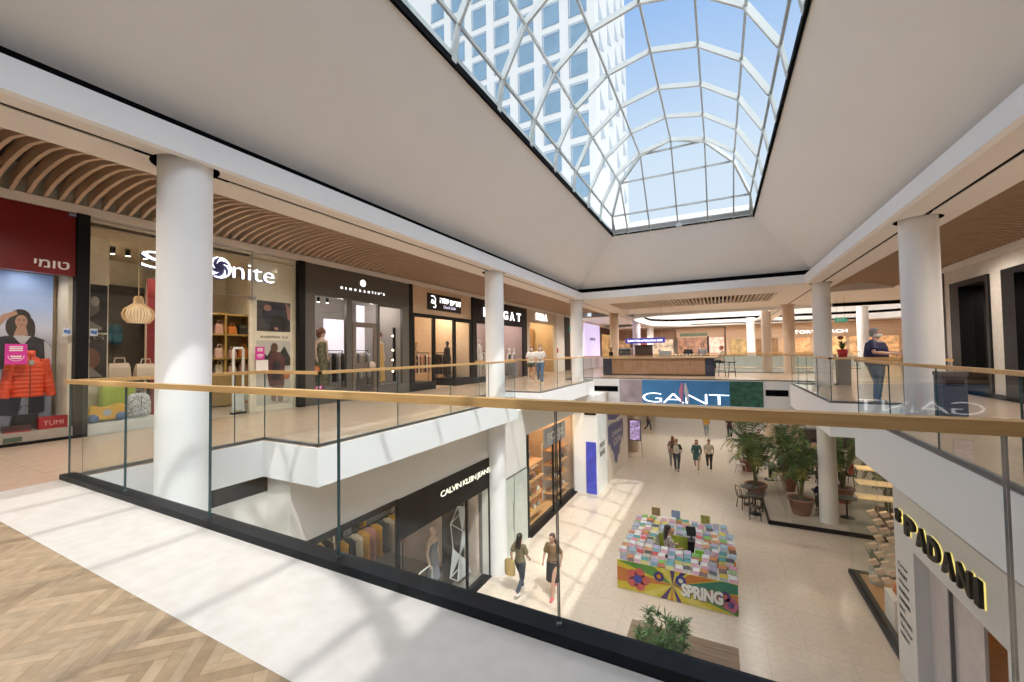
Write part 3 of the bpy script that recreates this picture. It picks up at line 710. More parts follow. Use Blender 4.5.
poster(3.0, 3.48, 1.85, 2.78, -10.68, [('d',1,(3.2,2.35,.17,.2)),('d',2,(3.3,2.45,.06,.1)),('p',3,[(3.05,1.9),(3.2,2.1),(3.4,1.95),(3.4,1.9)])], [BLACKM, mat('print_grey1', (.12,.11,.11)), mat('print_grey2', (.3,.28,.27)), mat('print_grey3', (.2,.18,.17))], 'upper black and white luggage print beside the black pillar', mat('print_black', (.012,.01,.012)))
p3 = poster(3.0, 3.48, .95, 1.82, -10.68, [('d',1,(3.25,1.35,.13,.2)),('p',2,[(3.1,1.0),(3.25,1.2),(3.42,1.0)])], [BLACKM, mat('print_brown', (.13,.05,.03)), mat('print_grey3', (.2,.18,.17))], 'lower dark luggage print beside the black pillar', mat('print_black', (.012,.01,.012)))
text('SPL US', mat('print_grey2', (.3,.28,.27)), (-10.66, 3.05, 1.72), *UY, .38, .08, .002, 'lettering', p3)
# pendant lamp of wooden ribs
pl = T('pendant_lamp', 'round pendant lamp of thin pale wooden ribs hanging in the luggage shop', 'lamp', (-10.6, 3.93, 2.05))
PW = mat('pale_lath', (.62, .42, .22), .55, emit=.12)
prof = [(.08, .0), (.17, .0), (.235, .09), (.255, .18), (.22, .28), (.12, .36), (.075, .40), (.07, .52)]
rb = MB()
for k in range(30):
    a = 2*pi*k/30; rb.tube([(-10.6+r*cos(a), 3.93+r*sin(a), 2.07+z) for r, z in prof[1:]], .008, 4)
P('ribs', rb, PW, pl)
P('inner_shade', MB().lathe([(r*.8, z) for r, z in prof[1:-1]], (-10.6, 3.93, 2.07), 20), mat('pale_shade', (.72, .56, .36), .6, emit=.35), pl)
P('neck', MB().cyl((-10.6, 3.93), .06, 2.45, 2.62, 16), PW, pl); P('cable', MB().cyl((-10.6, 3.93), .006, 2.6, 3.7, 6), mat('cable_pale', (.6, .5, .35)), pl)
# suitcases
def suitcase(cx, cy, z, w, h, d, m, label, face='+x'):
    t = T('suitcase', label, 'suitcase', (cx, cy, z))
    b = MB(); rings = []
    for i, (k, zz) in enumerate(((.9,.0),(1,.04),(1,h-.04),(.9,h))):
        rings.append([(cx+d/2*k*x_, cy+w/2*k*y_, z+.05+zz) for x_, y_ in ((-1,-.9),(-.9,-1),(.9,-1),(1,-.9),(1,.9),(.9,1),(-.9,1),(-1,.9))])
    b.loft(rings, smooth=False)
    P('shell', b, m, t)
    g = MB()
    for k in range(6): g.box(cx+d/2, cx+d/2+.006, cy-w*.4+w*.16*k-.008, cy-w*.4+w*.16*k+.008, z+.1, z+h)
    P('ridges', g, m, t)
    P('handle', MB().tube([(cx, cy-.08, z+h+.04), (cx, cy-.08, z+h+.1), (cx, cy+.08, z+h+.1), (cx, cy+.08, z+h+.04)], .009, 6), BLACKM, t)
    for s in (-1, 1): P('wheel', MB().ell((cx+d*.25, cy+s*w*.38, z+.028), .022, .03, .028), BLACKM, t)
    return t
suitcase(-10.45, 3.56, .2, .48, .58, .24, mat('lime_shell', (.36, .47, .03), .35), 'lime green hard shell suitcase standing behind the yellow ride-on case')
# yellow ride-on case
yc = T('ride_on_suitcase', 'small yellow ride-on suitcase for children with blue wheels on the window platform', 'suitcase', (-10.05, 3.25, .2))
YM = mat('yellow_shell', (.70, .38, .035), .4); BW = mat('blue_wheel', (.07, .14, .32), .4)
prof = [(-.27,.06),(-.2,.04),(.2,.04),(.27,.08),(.28,.24),(.24,.31),(.16,.31),(.08,.27),(-.05,.26),(-.14,.30),(-.24,.27),(-.28,.2)]
b = MB(); rings = []
for dx, k in ((-.13,.86),(-.1,1),(.1,1),(.13,.86)): rings.append([(-10.05+dx, 3.25+y*k, .2+.17+(z-.17)*k) for y, z in prof])
b.loft(rings, smooth=False); P('shell', b, YM, yc)
def place(o, fn):
    off = wloc(o)
    for v in o.data.vertices: v.co = Vector(fn(v.co+off))-off
for y in (-.19, .19):
    w_ = P('wheel', MB().lathe([(.02,-.15),(.075,-.15),(.08,-.05),(.08,.05),(.075,.15),(.02,.15)], (0,0,0), 14), BW, yc)
    place(w_, lambda p: (-10.05+p.z, 3.25+y+p.y, .2+.082+p.x))
pt_ = P('oval_patch', MB().lathe([(.01,0),(.06,0),(.06,.006)], (0,0,0), 14), mat('patch_blue', (.35,.42,.5)), yc)
place(pt_, lambda p: (-10.05+.131+p.z, 3.25+p.y, .2+.17+p.x))
fb = T('rucksack', 'pale grey flower print cabin bag standing at the right of the window platform', 'bag', (-10.1, 3.76, .2))
P('body', MB().loft([[(-10.1+.11*k*cos(a), 3.76+.19*k*sin(a), z) for a in [2*pi*j/16 for j in range(16)]] for z, k in ((.22,.85),(.26,1),(.5,1),(.6,.9),(.66,.6),(.67,.2))]), mat('flower_print', (.42,.44,.48), .6, vary=.75, scale=26), fb)
P('pocket', MB().loft([[(-10.02+.05*k*cos(a), 3.76+.14*k*sin(a), z) for a in [2*pi*j/14 for j in range(14)]] for z, k in ((.25,.8),(.28,1),(.42,.95),(.45,.5))]), mat('flower_print2', (.36,.38,.43), .6, vary=.75, scale=30), fb)
P('zip_line', MB().box(-9.985, -9.975, 3.755, 3.765, .24, .62), BLACKM, fb)
P('handle', MB().tube([(-10.1, 3.7, .66), (-10.1, 3.72, .74), (-10.1, 3.8, .74), (-10.1, 3.82, .66)], .01, 6), mat('grey_strap', (.3,.3,.32)), fb)
# handbags on a display stand
ds = T('display_table', 'low dark display table carrying cream handbags behind the window', 'table', (-10.9, 3.9, 0))
P('top', MB().box(-11.15, -10.65, 3.42, 4.35, .90, .95), mat('dark_shelf_wall', (.045,.035,.03)), ds)
for x in (-11.1, -10.7):
    for y in (3.47, 4.3): P('leg', MB().box(x-.02, x+.02, y-.02, y+.02, 0, .9), BLACKM, ds)
def handbag(w, h, d, m, label, x, y, z, grp, rz=0, kind=0):
    t = T('handbag', label, 'bag', (x, y, z), grp)
    P('body', MB().loft([[(x+d/2*k*cx_, y+w/2*k2*cy_, z+h*zz) for cx_, cy_ in ((-1,-.95),(1,-.95),(1,.95),(-1,.95))] for zz, k, k2 in ((0,1,.96),(.1,1.05,1),(.7,.8,.95),(1,.3,.86))], smooth=False), m, t)
    P('handle', MB().tube([(x+d*.2, y-w*.25, z+h*.92), (x+d*.25, y-w*.2, z+h*1.35), (x+d*.25, y+w*.2, z+h*1.35), (x+d*.2, y+w*.25, z+h*.92)], .011, 6), m, t)
    return t
CB = mat('cream_leather', (.50, .40, .31), .45); BB = mat('tan_leather', (.28, .16, .08), .45)
handbag(.36, .3, .16, CB, 'cream handbag on the display table, left of the pair', -10.8, 3.7, .95, 'cream handbags on the display table')
handbag(.34, .28, .16, mat('cream_leather2', (.55,.46,.37), .45), 'cream handbag on the display table, right of the pair', -10.8, 4.12, .95, 'cream handbags on the display table')
handbag(.2, .22, .12, BB, 'small brown bag at the back of the display table', -11.03, 3.86, .95, 'cream handbags on the display table')
for i, (y, z) in enumerate(((4.1, 1.7), (4.28, 1.68))):
    t = T('backpack', ('teal backpack hung on the dark wall, left one', 'teal backpack hung on the dark wall, right one')[i], 'bag', (-12.7, y, z), 'teal backpacks on the dark wall')
    P('body', MB().loft([[(-12.68+.1*k*cos(a), y+.13*k*sin(a), z+zz) for a in [2*pi*j/12 for j in range(12)]] for zz, k in ((0,.8),(.05,1),(.35,1),(.45,.7),(.48,.2))]), mat('teal_cloth', (.008,.05,.075), .7), t)
    P('pocket', MB().box(-12.6, -12.56, y-.08, y+.08, z+.06, z+.24), mat('teal_dark', (.01,.07,.1)), t)
# wall shelf full of bags
sh = T('shelf_unit', 'tall gold framed wall shelf filled with handbags inside the luggage shop', 'shelf', (-12.0, 6.35, 0))
for y in (5.7, 6.25, 6.9): P('upright', MB().box(-12.2, -11.85, y-.025, y+.025, 0, 2.55), GOLD, sh)
for z in (.85, 1.3, 1.95, 2.5): P('shelf_board', MB().box(-12.2, -11.85, 5.7, 6.9, z-.02, z+.02), mat('gold_board', (.38,.25,.08), .5), sh)
P('cabinet', MB().box(-12.2, -11.84, 5.72, 6.88, .05, .82), mat('cabinet_oak', (.36,.24,.10), .5), sh)
P('back_panel', MB().box(-12.26, -12.2, 5.68, 6.92, 0, 2.55), mat('shelf_back', (.14,.09,.035), .6), sh)
bagc = [('pale pink',(.6,.4,.36)),('black',(.02,.02,.025)),('white',(.62,.6,.56)),('rose',(.5,.28,.25)),('grey',(.3,.28,.27)),('ivory',(.62,.54,.42)),('orange',(.55,.16,.03)),('taupe',(.3,.22,.17))]
cnt = 0
for zi, (z, nm) in enumerate(((1.97,'top'), (1.32,'middle'), (.87,'bottom'))):
    for k in range(4):
        n_, c_ = bagc[(cnt*3+zi) % 8]; cnt += 1
        y = 5.87+.29*k if k < 2 else 5.9+.29*k
        handbag(.22, .22+.05*(k % 2), .12, mat('bag_'+n_.replace(' ','_'), c_, .5), f'{n_} handbag, {["first","second","third","fourth"][k]} from left on the {nm} shelf of the gold unit', -12.0, y, z, 'handbags on the gold wall unit')
# security gates
def gate(y, label):
    t = T('security_gate', label, 'security gate', (XF-.25, y, 0), 'white shop security gates')
    x = XF-.25
    P('frame', MB().tube([(x-.0, y-.11, .02), (x, y-.11, 1.5), (x, y-.09, 1.55), (x, y+.09, 1.55), (x, y+.11, 1.5), (x, y+.11, .02)], .028, 8), mat('gate_white', (.68,.72,.70), .4), t)
    P('panel', MB().box(x-.012, x+.012, y-.1, y+.1, .1, .55), mat('gate_pale', (.55,.62,.60), .4), t); P('foot', MB().box(x-.08, x+.08, y-.14, y+.14, 0, .05), BLACKM, t)
gate(5.6, 'white security gate at the entrance of the luggage shop'); 
t = T('luggage_stack', 'pale blue suitcase lying behind the security gate', 'suitcase', (-10.25, 6.05, 0))
P('shell', MB().loft([[(-10.3+.2*k*cos(a), 6.1+.2*k*sin(a), z) for a in [2*pi*j/14 for j in range(14)]] for z, k in ((.03,.85),(.07,1),(.42,1),(.46,.8))]), mat('pale_blue_shell', (.42,.52,.52), .4), t)
P('band', MB().lathe([(.205,.22),(.21,.23),(.21,.27),(.205,.28)], (-10.3, 6.1, 0), 14, cap=False), mat('terracotta', (.45,.16,.10), .5), t, label='terracotta band')
spots(-11.3, (3.5, 3.75, 4.0, 4.3, 4.6), 3.55, 'small ceiling spotlight in the luggage shop', 'ceiling spotlights of the luggage shop')
# ------------------------------------------------------------------ people
def M2(n, c, r=.7, **k): return mat('cloth_'+n, c, r, **k)
SKIN = mat('skin_light', (.52, .30, .21), .55, vary=.04, scale=20); SKIN2 = mat('skin_tan', (.40, .22, .145), .55, vary=.04, scale=20)
def person(label, loc, rz, top, bottom, hair, h=1.68, pose='stand', long=False, sleeves='short', kind='trousers', shoes=(.7,.7,.7), skin=None, female=True, vox=.016, lift=0, group=None, arms=None, build=1.0, mask=False, bag=None, detail=False):
    t = T('person', label, 'person', loc, group, 0)
    s = h/1.70; skin = skin or SKIN; sn = skin
    def V(x, y, z): 
        x, y, z = x*s, y*s, z*s+lift
        return Vector((loc[0]+x*cos(rz)-y*sin(rz), loc[1]+x*sin(rz)+y*cos(rz), loc[2]+z))
    shw = (.165 if female else .19)*build**.3; hw = .095*build**.4
    # joints: left (-x) and right (+x), front is +y
    if pose == 'sit':
        hz = .50; hip = [(-hw,0,hz),(hw,0,hz)]; kn = [(-.11,.42,.50),(.11,.40,.50)]; an = [(-.11,.40,.09),(.11,.36,.09)]; dz = hz-.90
    elif pose == 'walk':
        hip = [(-hw,0,.90),(hw,0,.90)]; kn = [(-hw,.16,.50),(hw,-.03,.48)]; an = [(-hw+.01,.22,.08),(hw-.01,-.30,.16)]; dz = 0
    else:
        hip = [(-hw,0,.90),(hw,0,.90)]; kn = [(-hw-.005,.02,.49),(hw+.005,.03,.49)]; an = [(-hw,-.02,.08),(hw,0,.08)]; dz = 0
    Z = lambda z: z+dz
    A = arms or {'stand': ([(-.235,-.03,1.12),(-.235,.06,.88)], [(.235,-.03,1.12),(.235,.06,.88)]), 'walk': ([(-.23,-.12,1.14),(-.21,-.08,.90)], [(.23,.04,1.12),(.19,.20,.97)]), 'sit': ([(-.25,.06,1.12),(-.16,.28,1.08)], [(.25,.06,1.12),(.16,.28,1.08)])}[pose]
    def ring(c, rx, ry, n=14): return [V(c[0]+rx*cos(2*pi*j/n), c[1]+ry*sin(2*pi*j/n), c[2]) for j in range(n)]
    def limb(mb, pts, rs, n=10): mb.tube([V(*p) for p in pts], [r*s for r in rs], n)
    def mid(p, q, k): return tuple(p[i]+(q[i]-p[i])*k for i in range(3))
    b = MB(); bl = build
    tor = [((0,0,Z(.86)),.10*bl,.08*bl),((0,0,Z(.95)),(.165 if female else .16)*bl,.11*bl),((0,0,Z(1.08)),(.125 if female else .15)*bl,.09*bl**1.5),((0,.005,Z(1.25)),.155*bl,.11*bl),((0,-.005,Z(1.38)),shw-.01,.09*bl),((0,-.01,Z(1.44)),.075,.065),((0,0,Z(1.50)),.055,.055),((0,.01,Z(1.56)),.055,.06)]
    b.loft([ring(*r) for r in tor])
    hd = [((0,.035,Z(1.475)),.02,.03),((0,.03,Z(1.50)),.05,.06),((0,.02,Z(1.55)),.068,.085),((0,.012,Z(1.60)),.076,.097),((0,.008,Z(1.65)),.074,.095),((0,0,Z(1.69)),.05,.066),((0,0,Z(1.705)),.015,.02)]
    b.loft([ring(*r) for r in hd])
    b.ell(V(0,.112,Z(1.575)), .013*s, .013*s, .022*s, 8, 6)
    for sd in (-1, 1): b.ell(V(sd*.078,.005,Z(1.585)), .012*s, .018*s, .028*s, 8, 6)
    for i, sd in ((0,-1),(1,1)):
        sh = (sd*(shw-.01), -.01, Z(1.385)); el, wr = A[i]; el = (el[0]*bl**.5, el[1], el[2]+dz); wr = (wr[0]*bl**.5, wr[1], wr[2]+dz)
        limb(b, [(sd*.06,-.005,Z(1.37)), sh, mid(sh,el,.5), el, mid(el,wr,.35), wr], [.06,.055,.047*bl**.5,.038,.040,.026])
        d = Vector(wr)-Vector(el); d.normalize(); pl_ = Vector(wr)+d*.08
        limb(b, [wr, tuple(Vector(wr)+d*.03), tuple(pl_)], [.026,.034,.032])
        side = Vector((sd,0,0)) if abs(d.x) < .7 else Vector((0,0,1)); ac = d.cross(side).normalized(); inw = side*-1
        for k, L in enumerate((.062,.072,.068,.052)):
            p0 = pl_+ac*(.024*(k-1.5)/1.5); p1 = p0+d*L*.55+inw*.008; p2 = p1+d*L*.4+inw*.022
            limb(b, [tuple(p0-d*.02), tuple(p0), tuple(p1), tuple(p2)], [.0095,.0095,.0085,.007], 6)
        th = Vector(wr)+d*.03+ac*.026; limb(b, [tuple(th), tuple(th+ac*.03+d*.03), tuple(th+ac*.035+d*.06+inw*.01)], [.012,.011,.008], 6)
        hp = hip[i]; k_ = kn[i]; a_ = an[i]
        limb(b, [(hp[0]*.8,hp[1],hp[2]+.03), hp, mid(hp,k_,.4), k_, mid(k_,a_,.3), a_], [.085*bl**.6,.085*bl**.6,.074*bl**.5,.052,.052,.036])
        ft_ = (a_[0]+sd*.015, a_[1]+.13, a_[2]-.045); limb(b, [(a_[0],a_[1]-.03,a_[2]-.03), (a_[0],a_[1]+.02,a_[2]-.035), ft_], [.036,.04,.026])
    R('body', b, sn, t, vox, 3)
    # top
    c = MB(); g = .014
    tp = [(x, rx+g, ry+g) for x, rx, ry in tor[1:5]]
    if kind in ('skirt','dress'): pass
    c.loft([ring(*r) for r in [((0,0,Z(.90)),.165*bl+g,.11*bl+g)]+tp+[((0,-.008,Z(1.42)),.10,.08)]])
    for i, sd in ((0,-1),(1,1)):
        sh = (sd*(shw-.01), -.01, Z(1.385)); el, wr = A[i]; el = (el[0]*bl**.5, el[1], el[2]+dz); wr = (wr[0]*bl**.5, wr[1], wr[2]+dz)
        if sleeves == 'long': limb(c, [(sd*.06,-.005,Z(1.36)), sh, mid(sh,el,.5), el, mid(el,wr,.9)], [.072,.072,.062,.054,.042])
        elif sleeves == 'short': limb(c, [(sd*.06,-.005,Z(1.36)), sh, mid(sh,el,.4), mid(sh,el,.8)], [.074,.074,.068*bl**.4,.068*bl**.4])
        else: limb(c, [(sd*.05,-.005,Z(1.36)), (sd*(shw-.03),-.01,Z(1.39))], [.06,.055])
    R('top', c, top, t, vox, 3)
    # bottom
    c = MB()
    if kind in ('trousers','shorts'):
        c.loft([ring(*r) for r in [((0,0,Z(.84)),.13*bl,.105*bl),((0,0,Z(.93)),.168*bl+g,.112*bl+g),((0,0,Z(1.0)),.15*bl+g,.1*bl+g)]])
        for i in (0, 1):
            hp = hip[i]; k_ = kn[i]; a_ = an[i]
            if kind == 'trousers': limb(c, [(hp[0]*.8,hp[1],hp[2]+.02), hp, mid(hp,k_,.5), k_, mid(k_,a_,.5), mid(k_,a_,.93)], [.1*bl**.6,.1*bl**.6,.088*bl**.5,.066,.06,.055])
            else: limb(c, [(hp[0]*.8,hp[1],hp[2]+.02), hp, mid(hp,k_,.45)], [.1,.1,.095])
    else:
        lo = .42 if kind == 'dress' else .62
        c.loft([ring(*r) for r in [((0,.01,Z(lo)),.2,.17),((0,0,Z(.8)),.185,.14),((0,0,Z(.93)),.168+g,.112+g),((0,0,Z(1.02)),.145+g,.1+g)]])
    R('bottom', c, bottom, t, vox, 2)
    c = MB()
    hx = [((0,-.012,Z(1.60)),.085,.098),((0,-.012,Z(1.65)),.086,.104),((0,-.01,Z(1.70)),.065,.08),((0,-.01,Z(1.725)),.02,.025)]
    if long: hx = [((0,-.085,Z(1.28)),.09,.03),((0,-.075,Z(1.40)),.105,.045),((0,-.055,Z(1.52)),.092,.062)]+[((0,-.03,Z(1.58)),.09,.085)]+hx
    else: hx = [((0,-.06,Z(1.52)),.06,.045)]+hx
    c.loft([ring(*r) for r in hx])
    R('hair', c, hair, t, vox, 2)
    for i in (0, 1):
        a_ = an[i]; sd = (-1, 1)[i]
        c = MB(); limb(c, [(a_[0],a_[1]-.045,a_[2]-.035), (a_[0],a_[1]+.02,a_[2]-.03), (a_[0]+sd*.012,a_[1]+.1,a_[2]-.045), (a_[0]+sd*.016,a_[1]+.155,a_[2]-.05)], [.038,.046,.042,.026], 10)
        P('shoe', c, mat('shoe_%.2f_%.2f' % shoes[:2], shoes, .5), t)
    f = MB()
    for sd in (-1, 1): P('eye', MB().ell(V(sd*.03,.1,Z(1.605)), .009*s, .005*s, .007*s, 8, 6), mat('eye_dark', (.03,.02,.015), .3), t)
    if mask:
        P('face_mask', MB().loft([ring((0,.03,Z(1.505)),.05,.075,14), ring((0,.032,Z(1.53)),.072,.088,14), ring((0,.03,Z(1.565)),.08,.095,14), ring((0,.035,Z(1.58)),.06,.085,14)]), mat('mask_white', (.8,.8,.78), .8), t)
        P('mask_loop', MB().tube([V(.07,.05,Z(1.57)), V(.088,0,Z(1.6)), V(.08,0,Z(1.55)), V(.07,.05,Z(1.52))], .003, 5).tube([V(-.07,.05,Z(1.57)), V(-.088,0,Z(1.6)), V(-.08,0,Z(1.55)), V(-.07,.05,Z(1.52))], .003, 5) if False else MB().tube([V(.07,.05,Z(1.57)), V(.088,0,Z(1.6)), V(.08,0,Z(1.55)), V(.07,.05,Z(1.52))], .003, 5), mat('mask_white', (.8,.8,.78)), t)
    else: P('mouth', MB().ell(V(0,.103,Z(1.535)), .022*s, .006*s, .006*s, 10, 6), mat('lips', (.35,.12,.10), .5), t)
    t['_V'] = 0; del t['_V']
    return V
DK = M2('black', (.015,.015,.018)); NV = M2('navy', (.012,.012,.06)); DN = M2('denim', (.07,.14,.25)); DND = M2('dark_denim', (.035,.045,.07)); WT = M2('white', (.75,.75,.75)); TEAL = M2('teal_green', (.04,.12,.12)); CR = M2('cream', (.6,.52,.42)); YL = M2('yellow', (.65,.33,.03)); OLV = M2('olive', (.16,.13,.07)); GRY = M2('grey', (.3,.3,.32)); TN = M2('tan', (.42,.28,.17)); PKC = M2('pink', (.6,.3,.28))
HB = mat('hair_black', (.02,.015,.013), .5); HBR = mat('hair_brown', (.07,.035,.02), .5); HRD = mat('hair_auburn', (.20,.065,.03), .5); HG = mat('hair_grey', (.22,.21,.21), .6); HBL = mat('hair_blond', (.35,.2,.09), .5)
# man with a phone on the right gallery
V = person('person in a navy polo shirt and jeans wearing a white mask, looking at a phone', (3.4, 12.8, 0), radians(-118), NV, DN, HG, h=1.8, female=False, build=1.75, mask=True, vox=.009, shoes=(.1,.1,.12),
       arms=([(-.29,.06,1.16),(-.13,.36,1.15)], [(.29,.06,1.16),(.13,.34,1.13)]))
p = V(.02, .47, 1.17); one('phone', MB().obox(p, (V(.05,.47,1.17)-p)*.8, (V(.02,.55,1.21)-p)*.9, (V(.02,.47,1.18)-p)*.5), BLACKM, 'dark phone held up by the person in the navy polo shirt', 'phone')
p = V(.21, .12, .93)
# couple on the left gallery
V = person('person in a white T-shirt and blue jeans walking on the left gallery', (-6.85, 16.1, 0), radians(200), WT, DN, HB, h=1.64, pose='walk', long=True, mask=True)
V = person('person in a white top and dark shorts walking left of the one in blue jeans', (-7.55, 16.75, 0), radians(200), WT, M2('dark_green', (.05,.06,.04)), HB, h=1.62, pose='walk', long=True, kind='shorts', mask=True)
# lower floor walkers
person('person in an olive top and dark trousers crossing the sunlit floor near the left shops', (-4.82, 9.75, ZL), radians(-10), OLV, DND, HB, h=1.56, pose='walk', long=True, shoes=(.7,.7,.7))
person('person in a brown top and long black skirt walking beside the foreground glass joint', (-4.02, 10.05, ZL), radians(175), M2('brown', (.2,.12,.06)), DK, HBR, h=1.58, pose='walk', long=True, kind='dress', shoes=(.6,.12,.12))
one('carrier_bag', MB().loft([[( -5.1+.16*k*cos(a), 9.7+.07*k*sin(a), ZL+z) for a in [2*pi*j/10 for j in range(10)]] for z, k in ((.45,.9),(.5,1),(.8,1),(.86,.7))]), M2('bag_yellow', (.5,.36,.14)), 'yellow shopping bag held by the person in the olive top', 'bag')
person('person in dark jeans with a white rucksack walking away down the lower hall', (-2.1, 22.9, ZL), radians(0), M2('black_tee', (.03,.03,.03)), DND, HBL, h=1.72, pose='walk', long=False, shoes=(.1,.1,.1))
person('person with long auburn hair walking ahead of the white rucksack', (-2.35, 23.5, ZL), radians(10), M2('mauve', (.25,.15,.15)), GRY, HRD, h=1.72, pose='walk', long=True)
person('person in a short teal dress walking towards the camera on the lower floor', (-1.18, 23.5, ZL), radians(180), TEAL, TEAL, HB, h=1.62, pose='walk', long=True, sleeves='long', kind='skirt', mask=False)
person('person in a cream blouse and black trousers walking right of the teal dress', (-.6, 23.9, ZL), radians(180), CR, DK, HBR, h=1.6, pose='walk', long=False)
person('person in a yellow top and pale jeans far down the lower hall', (-.95, 33.0, ZL), radians(0), YL, M2('pale_denim', (.3,.36,.42)), HB, h=1.62, pose='walk')
person('person in black walking sideways far down the lower hall on the left', (-5.1, 33.4, ZL), radians(-90), DK, DND, HB, h=1.65, pose='walk')
person('person in dark clothes far down the lower hall beside the palms', (.55, 33.0, ZL), radians(0), M2('wine', (.06,.015,.02)), DK, HB, h=1.65)
rk = T('rucksack', 'white rucksack on the back of the person in dark jeans', 'bag', (-2.1, 22.72, ZL+1.0))
P('body', MB().loft([[(-2.1+.14*k*cos(a), 22.72+.075*k*sin(a), ZL+z) for a in [2*pi*j/12 for j in range(12)]] for z, k in ((1.0,.8),(1.05,1),(1.32,1),(1.42,.6))]), M2('bag_white', (.6,.55,.45)), rk)
P('strap', MB().tube([(-2.2,22.78,ZL+1.38),(-2.22,22.9,ZL+1.46),(-2.2,22.98,ZL+1.3)], .012, 5), M2('bag_white', (.6,.55,.45)), rk)

# ------------------------------------------------------------------ mannequins, garments
def mannequin(x, y, z, dress, label, wig=None, rz=0, h=1.75, skinm=None, grp='shop window mannequins', lo=.12, arms_=True):
    t = T('mannequin', label, 'mannequin', (x, y, z), grp); s = h/1.75
    sk_ = skinm or mat('mannequin_skin', (.62,.45,.36), .4)
    def ring(zz, rx, ry, dx=0, n=14): return [(x+dx+ry*s*cos(2*pi*j/n), y+rx*s*sin(2*pi*j/n), z+zz*s) for j in range(n)]
    b = MB(); b.loft([ring(.9,.12,.09), ring(1.0,.15,.11), ring(1.13,.11,.085), ring(1.3,.145,.11), ring(1.43,.15,.08), ring(1.48,.06,.055), ring(1.55,.048,.048)])
    b.loft([ring(1.53,.03,.04,.02), ring(1.57,.055,.075,.015), ring(1.64,.07,.09,.01), ring(1.71,.06,.075), ring(1.75,.02,.02)])
    for sd in (-1, 1):
        b.tube([(x, y+sd*.15*s, z+1.42*s), (x-.02, y+sd*.2*s, z+1.15*s), (x+.05, y+sd*.19*s, z+.9*s), (x+.08, y+sd*.18*s, z+.8*s)], [.05*s,.04*s,.03*s,.02*s], 8)
        b.tube([(x, y+sd*.08*s, z+.95*s), (x, y+sd*.08*s, z+.5*s), (x-.02, y+sd*.07*s, z+.1*s), (x+.06, y+sd*.07*s, z+.03*s)], [.08*s,.055*s,.035*s,.03*s], 8)
    P('body', b, sk_, t)
    d = MB(); d.loft([ring(lo,.22,.19), ring(.55,.2,.17), ring(.9,.17,.13), ring(1.0,.165,.125), ring(1.13,.125,.1), ring(1.3,.158,.122), ring(1.38,.13,.1)])
    P('dress', d, dress, t)
    if wig: P('wig', MB().ell((x-.02, y, z+1.68*s), .13*s, .14*s, .13*s, 12, 8).ell((x-.04, y, z+1.58*s), .1*s, .13*s, .1*s, 12, 8), wig, t)
    P('base', MB().cyl((x, y), .16, z, z+.015, 20), STEEL, t)
    return t
def garment_proto(name, m, long=.9, label='', cat='clothes'):
    t = T(name, label, cat); b = MB(); n = 10
    for_r = []
    for zz, rx, ry in ((-long,.2,.028),(-long*.5,.19,.025),(-.18,.19,.022),(-.06,.2,.02),(-.02,.05,.02)):
        for_r.append([(ry*cos(2*pi*j/n)*(1+.3*((j % 2)-.5)), rx*sin(2*pi*j/n), zz) for j in range(n)])
    b.loft(for_r); P('cloth', b, m, t)
    P('hanger', MB().tube([(0,-.17,-.06),(0,0,-.0),(0,.17,-.06)], .006, 5).tube([(0,0,0),(0,.0,.05),(0,.03,.07),(0,.04,.05)], .004, 5), STEEL, t)
    return t
GC = [('black',(.015,.015,.017)),('ivory',(.55,.48,.38)),('rust',(.3,.08,.03)),('rose',(.45,.2,.18)),('grey',(.22,.22,.22)),('white',(.65,.63,.6)),('mustard',(.55,.30,.03)),('olive',(.12,.11,.05))]
def rack(x0, y0, x1, y1, z, n, where, cols, h=1.5, long=.9, grp=None, rackthing=True):
    d = Vector((x1-x0, y1-y0, 0)); L = d.length; ang = atan2(d.y, d.x)
    if rackthing:
        t = T('clothes_rack', 'metal clothes rack '+where, 'rack', ((x0+x1)/2, (y0+y1)/2, z))
        P('rail', MB().bar((x0,y0,z+h), (x1,y1,z+h), .025), BLACKM, t)
        for x, y in ((x0,y0),(x1,y1)): P('post', MB().box(x-.012, x+.012, y-.012, y+.012, z, z+h), BLACKM, t)
    protos = {}
    for i in range(n):
        k = (i+.5)/n; cn, cc = GC[cols[i % len(cols)]]; p = (x0+d.x*k, y0+d.y*k, z+h-.06)
        lb = f'{cn} garment hanging on the rack {where}'
        if cn not in protos:
            protos[cn] = t = garment_proto('garment', mat('garment_'+cn, cc, .8, vary=.25, scale=14), long, lb); t.location = p; t.rotation_euler.z = ang; t['group'] = 'garments on the rack '+where
        else: dup(protos[cn], p, ang, lb)

# --- third shop: dark grey fashion front
DG = mat('charcoal_front', (.085, .08, .072), .45, vary=.06)
shop_box(7.12, 11.21, 3.0, mat('grey_shop_wall', (.32,.29,.27), .7), mat('shop_floor_dark', (.25,.2,.17), .4))
t3 = T('storefront', 'charcoal grey fashion shop front with spaced white letters and a rosette', 'shop', (XF, 9.16, 0))
w = MB().wall(0, XF-.06, .1, 7.12, 11.21, 0, 3.86, [(7.42,8.48,.40,3.0),(8.68,9.72,.02,2.98),(9.80,10.86,.36,2.93)])
w.box(XF-.07, XF+.06, 7.12, 11.21, 3.02, 3.06)
P('facade', w, DG, t3)
for a, b_ in ((7.42,8.48),(9.80,10.86)): pane('glass', a, b_, .36, 3.0, t3)
P('fanlight', MB().add([(XF,8.68,2.4),(XF,9.72,2.4),(XF,9.72,2.98),(XF,8.68,2.98)], [(0,1,2,3)]), GLASS, t3)
dr = P('door', MB().wall(0, XF-.03, .05, 8.72, 9.68, .02, 2.35, [(8.84,9.56,.95+.15,2.2),(8.84,9.56,.2,.85)]), mat('bronze_door', (.14,.115,.095), .4), t3)
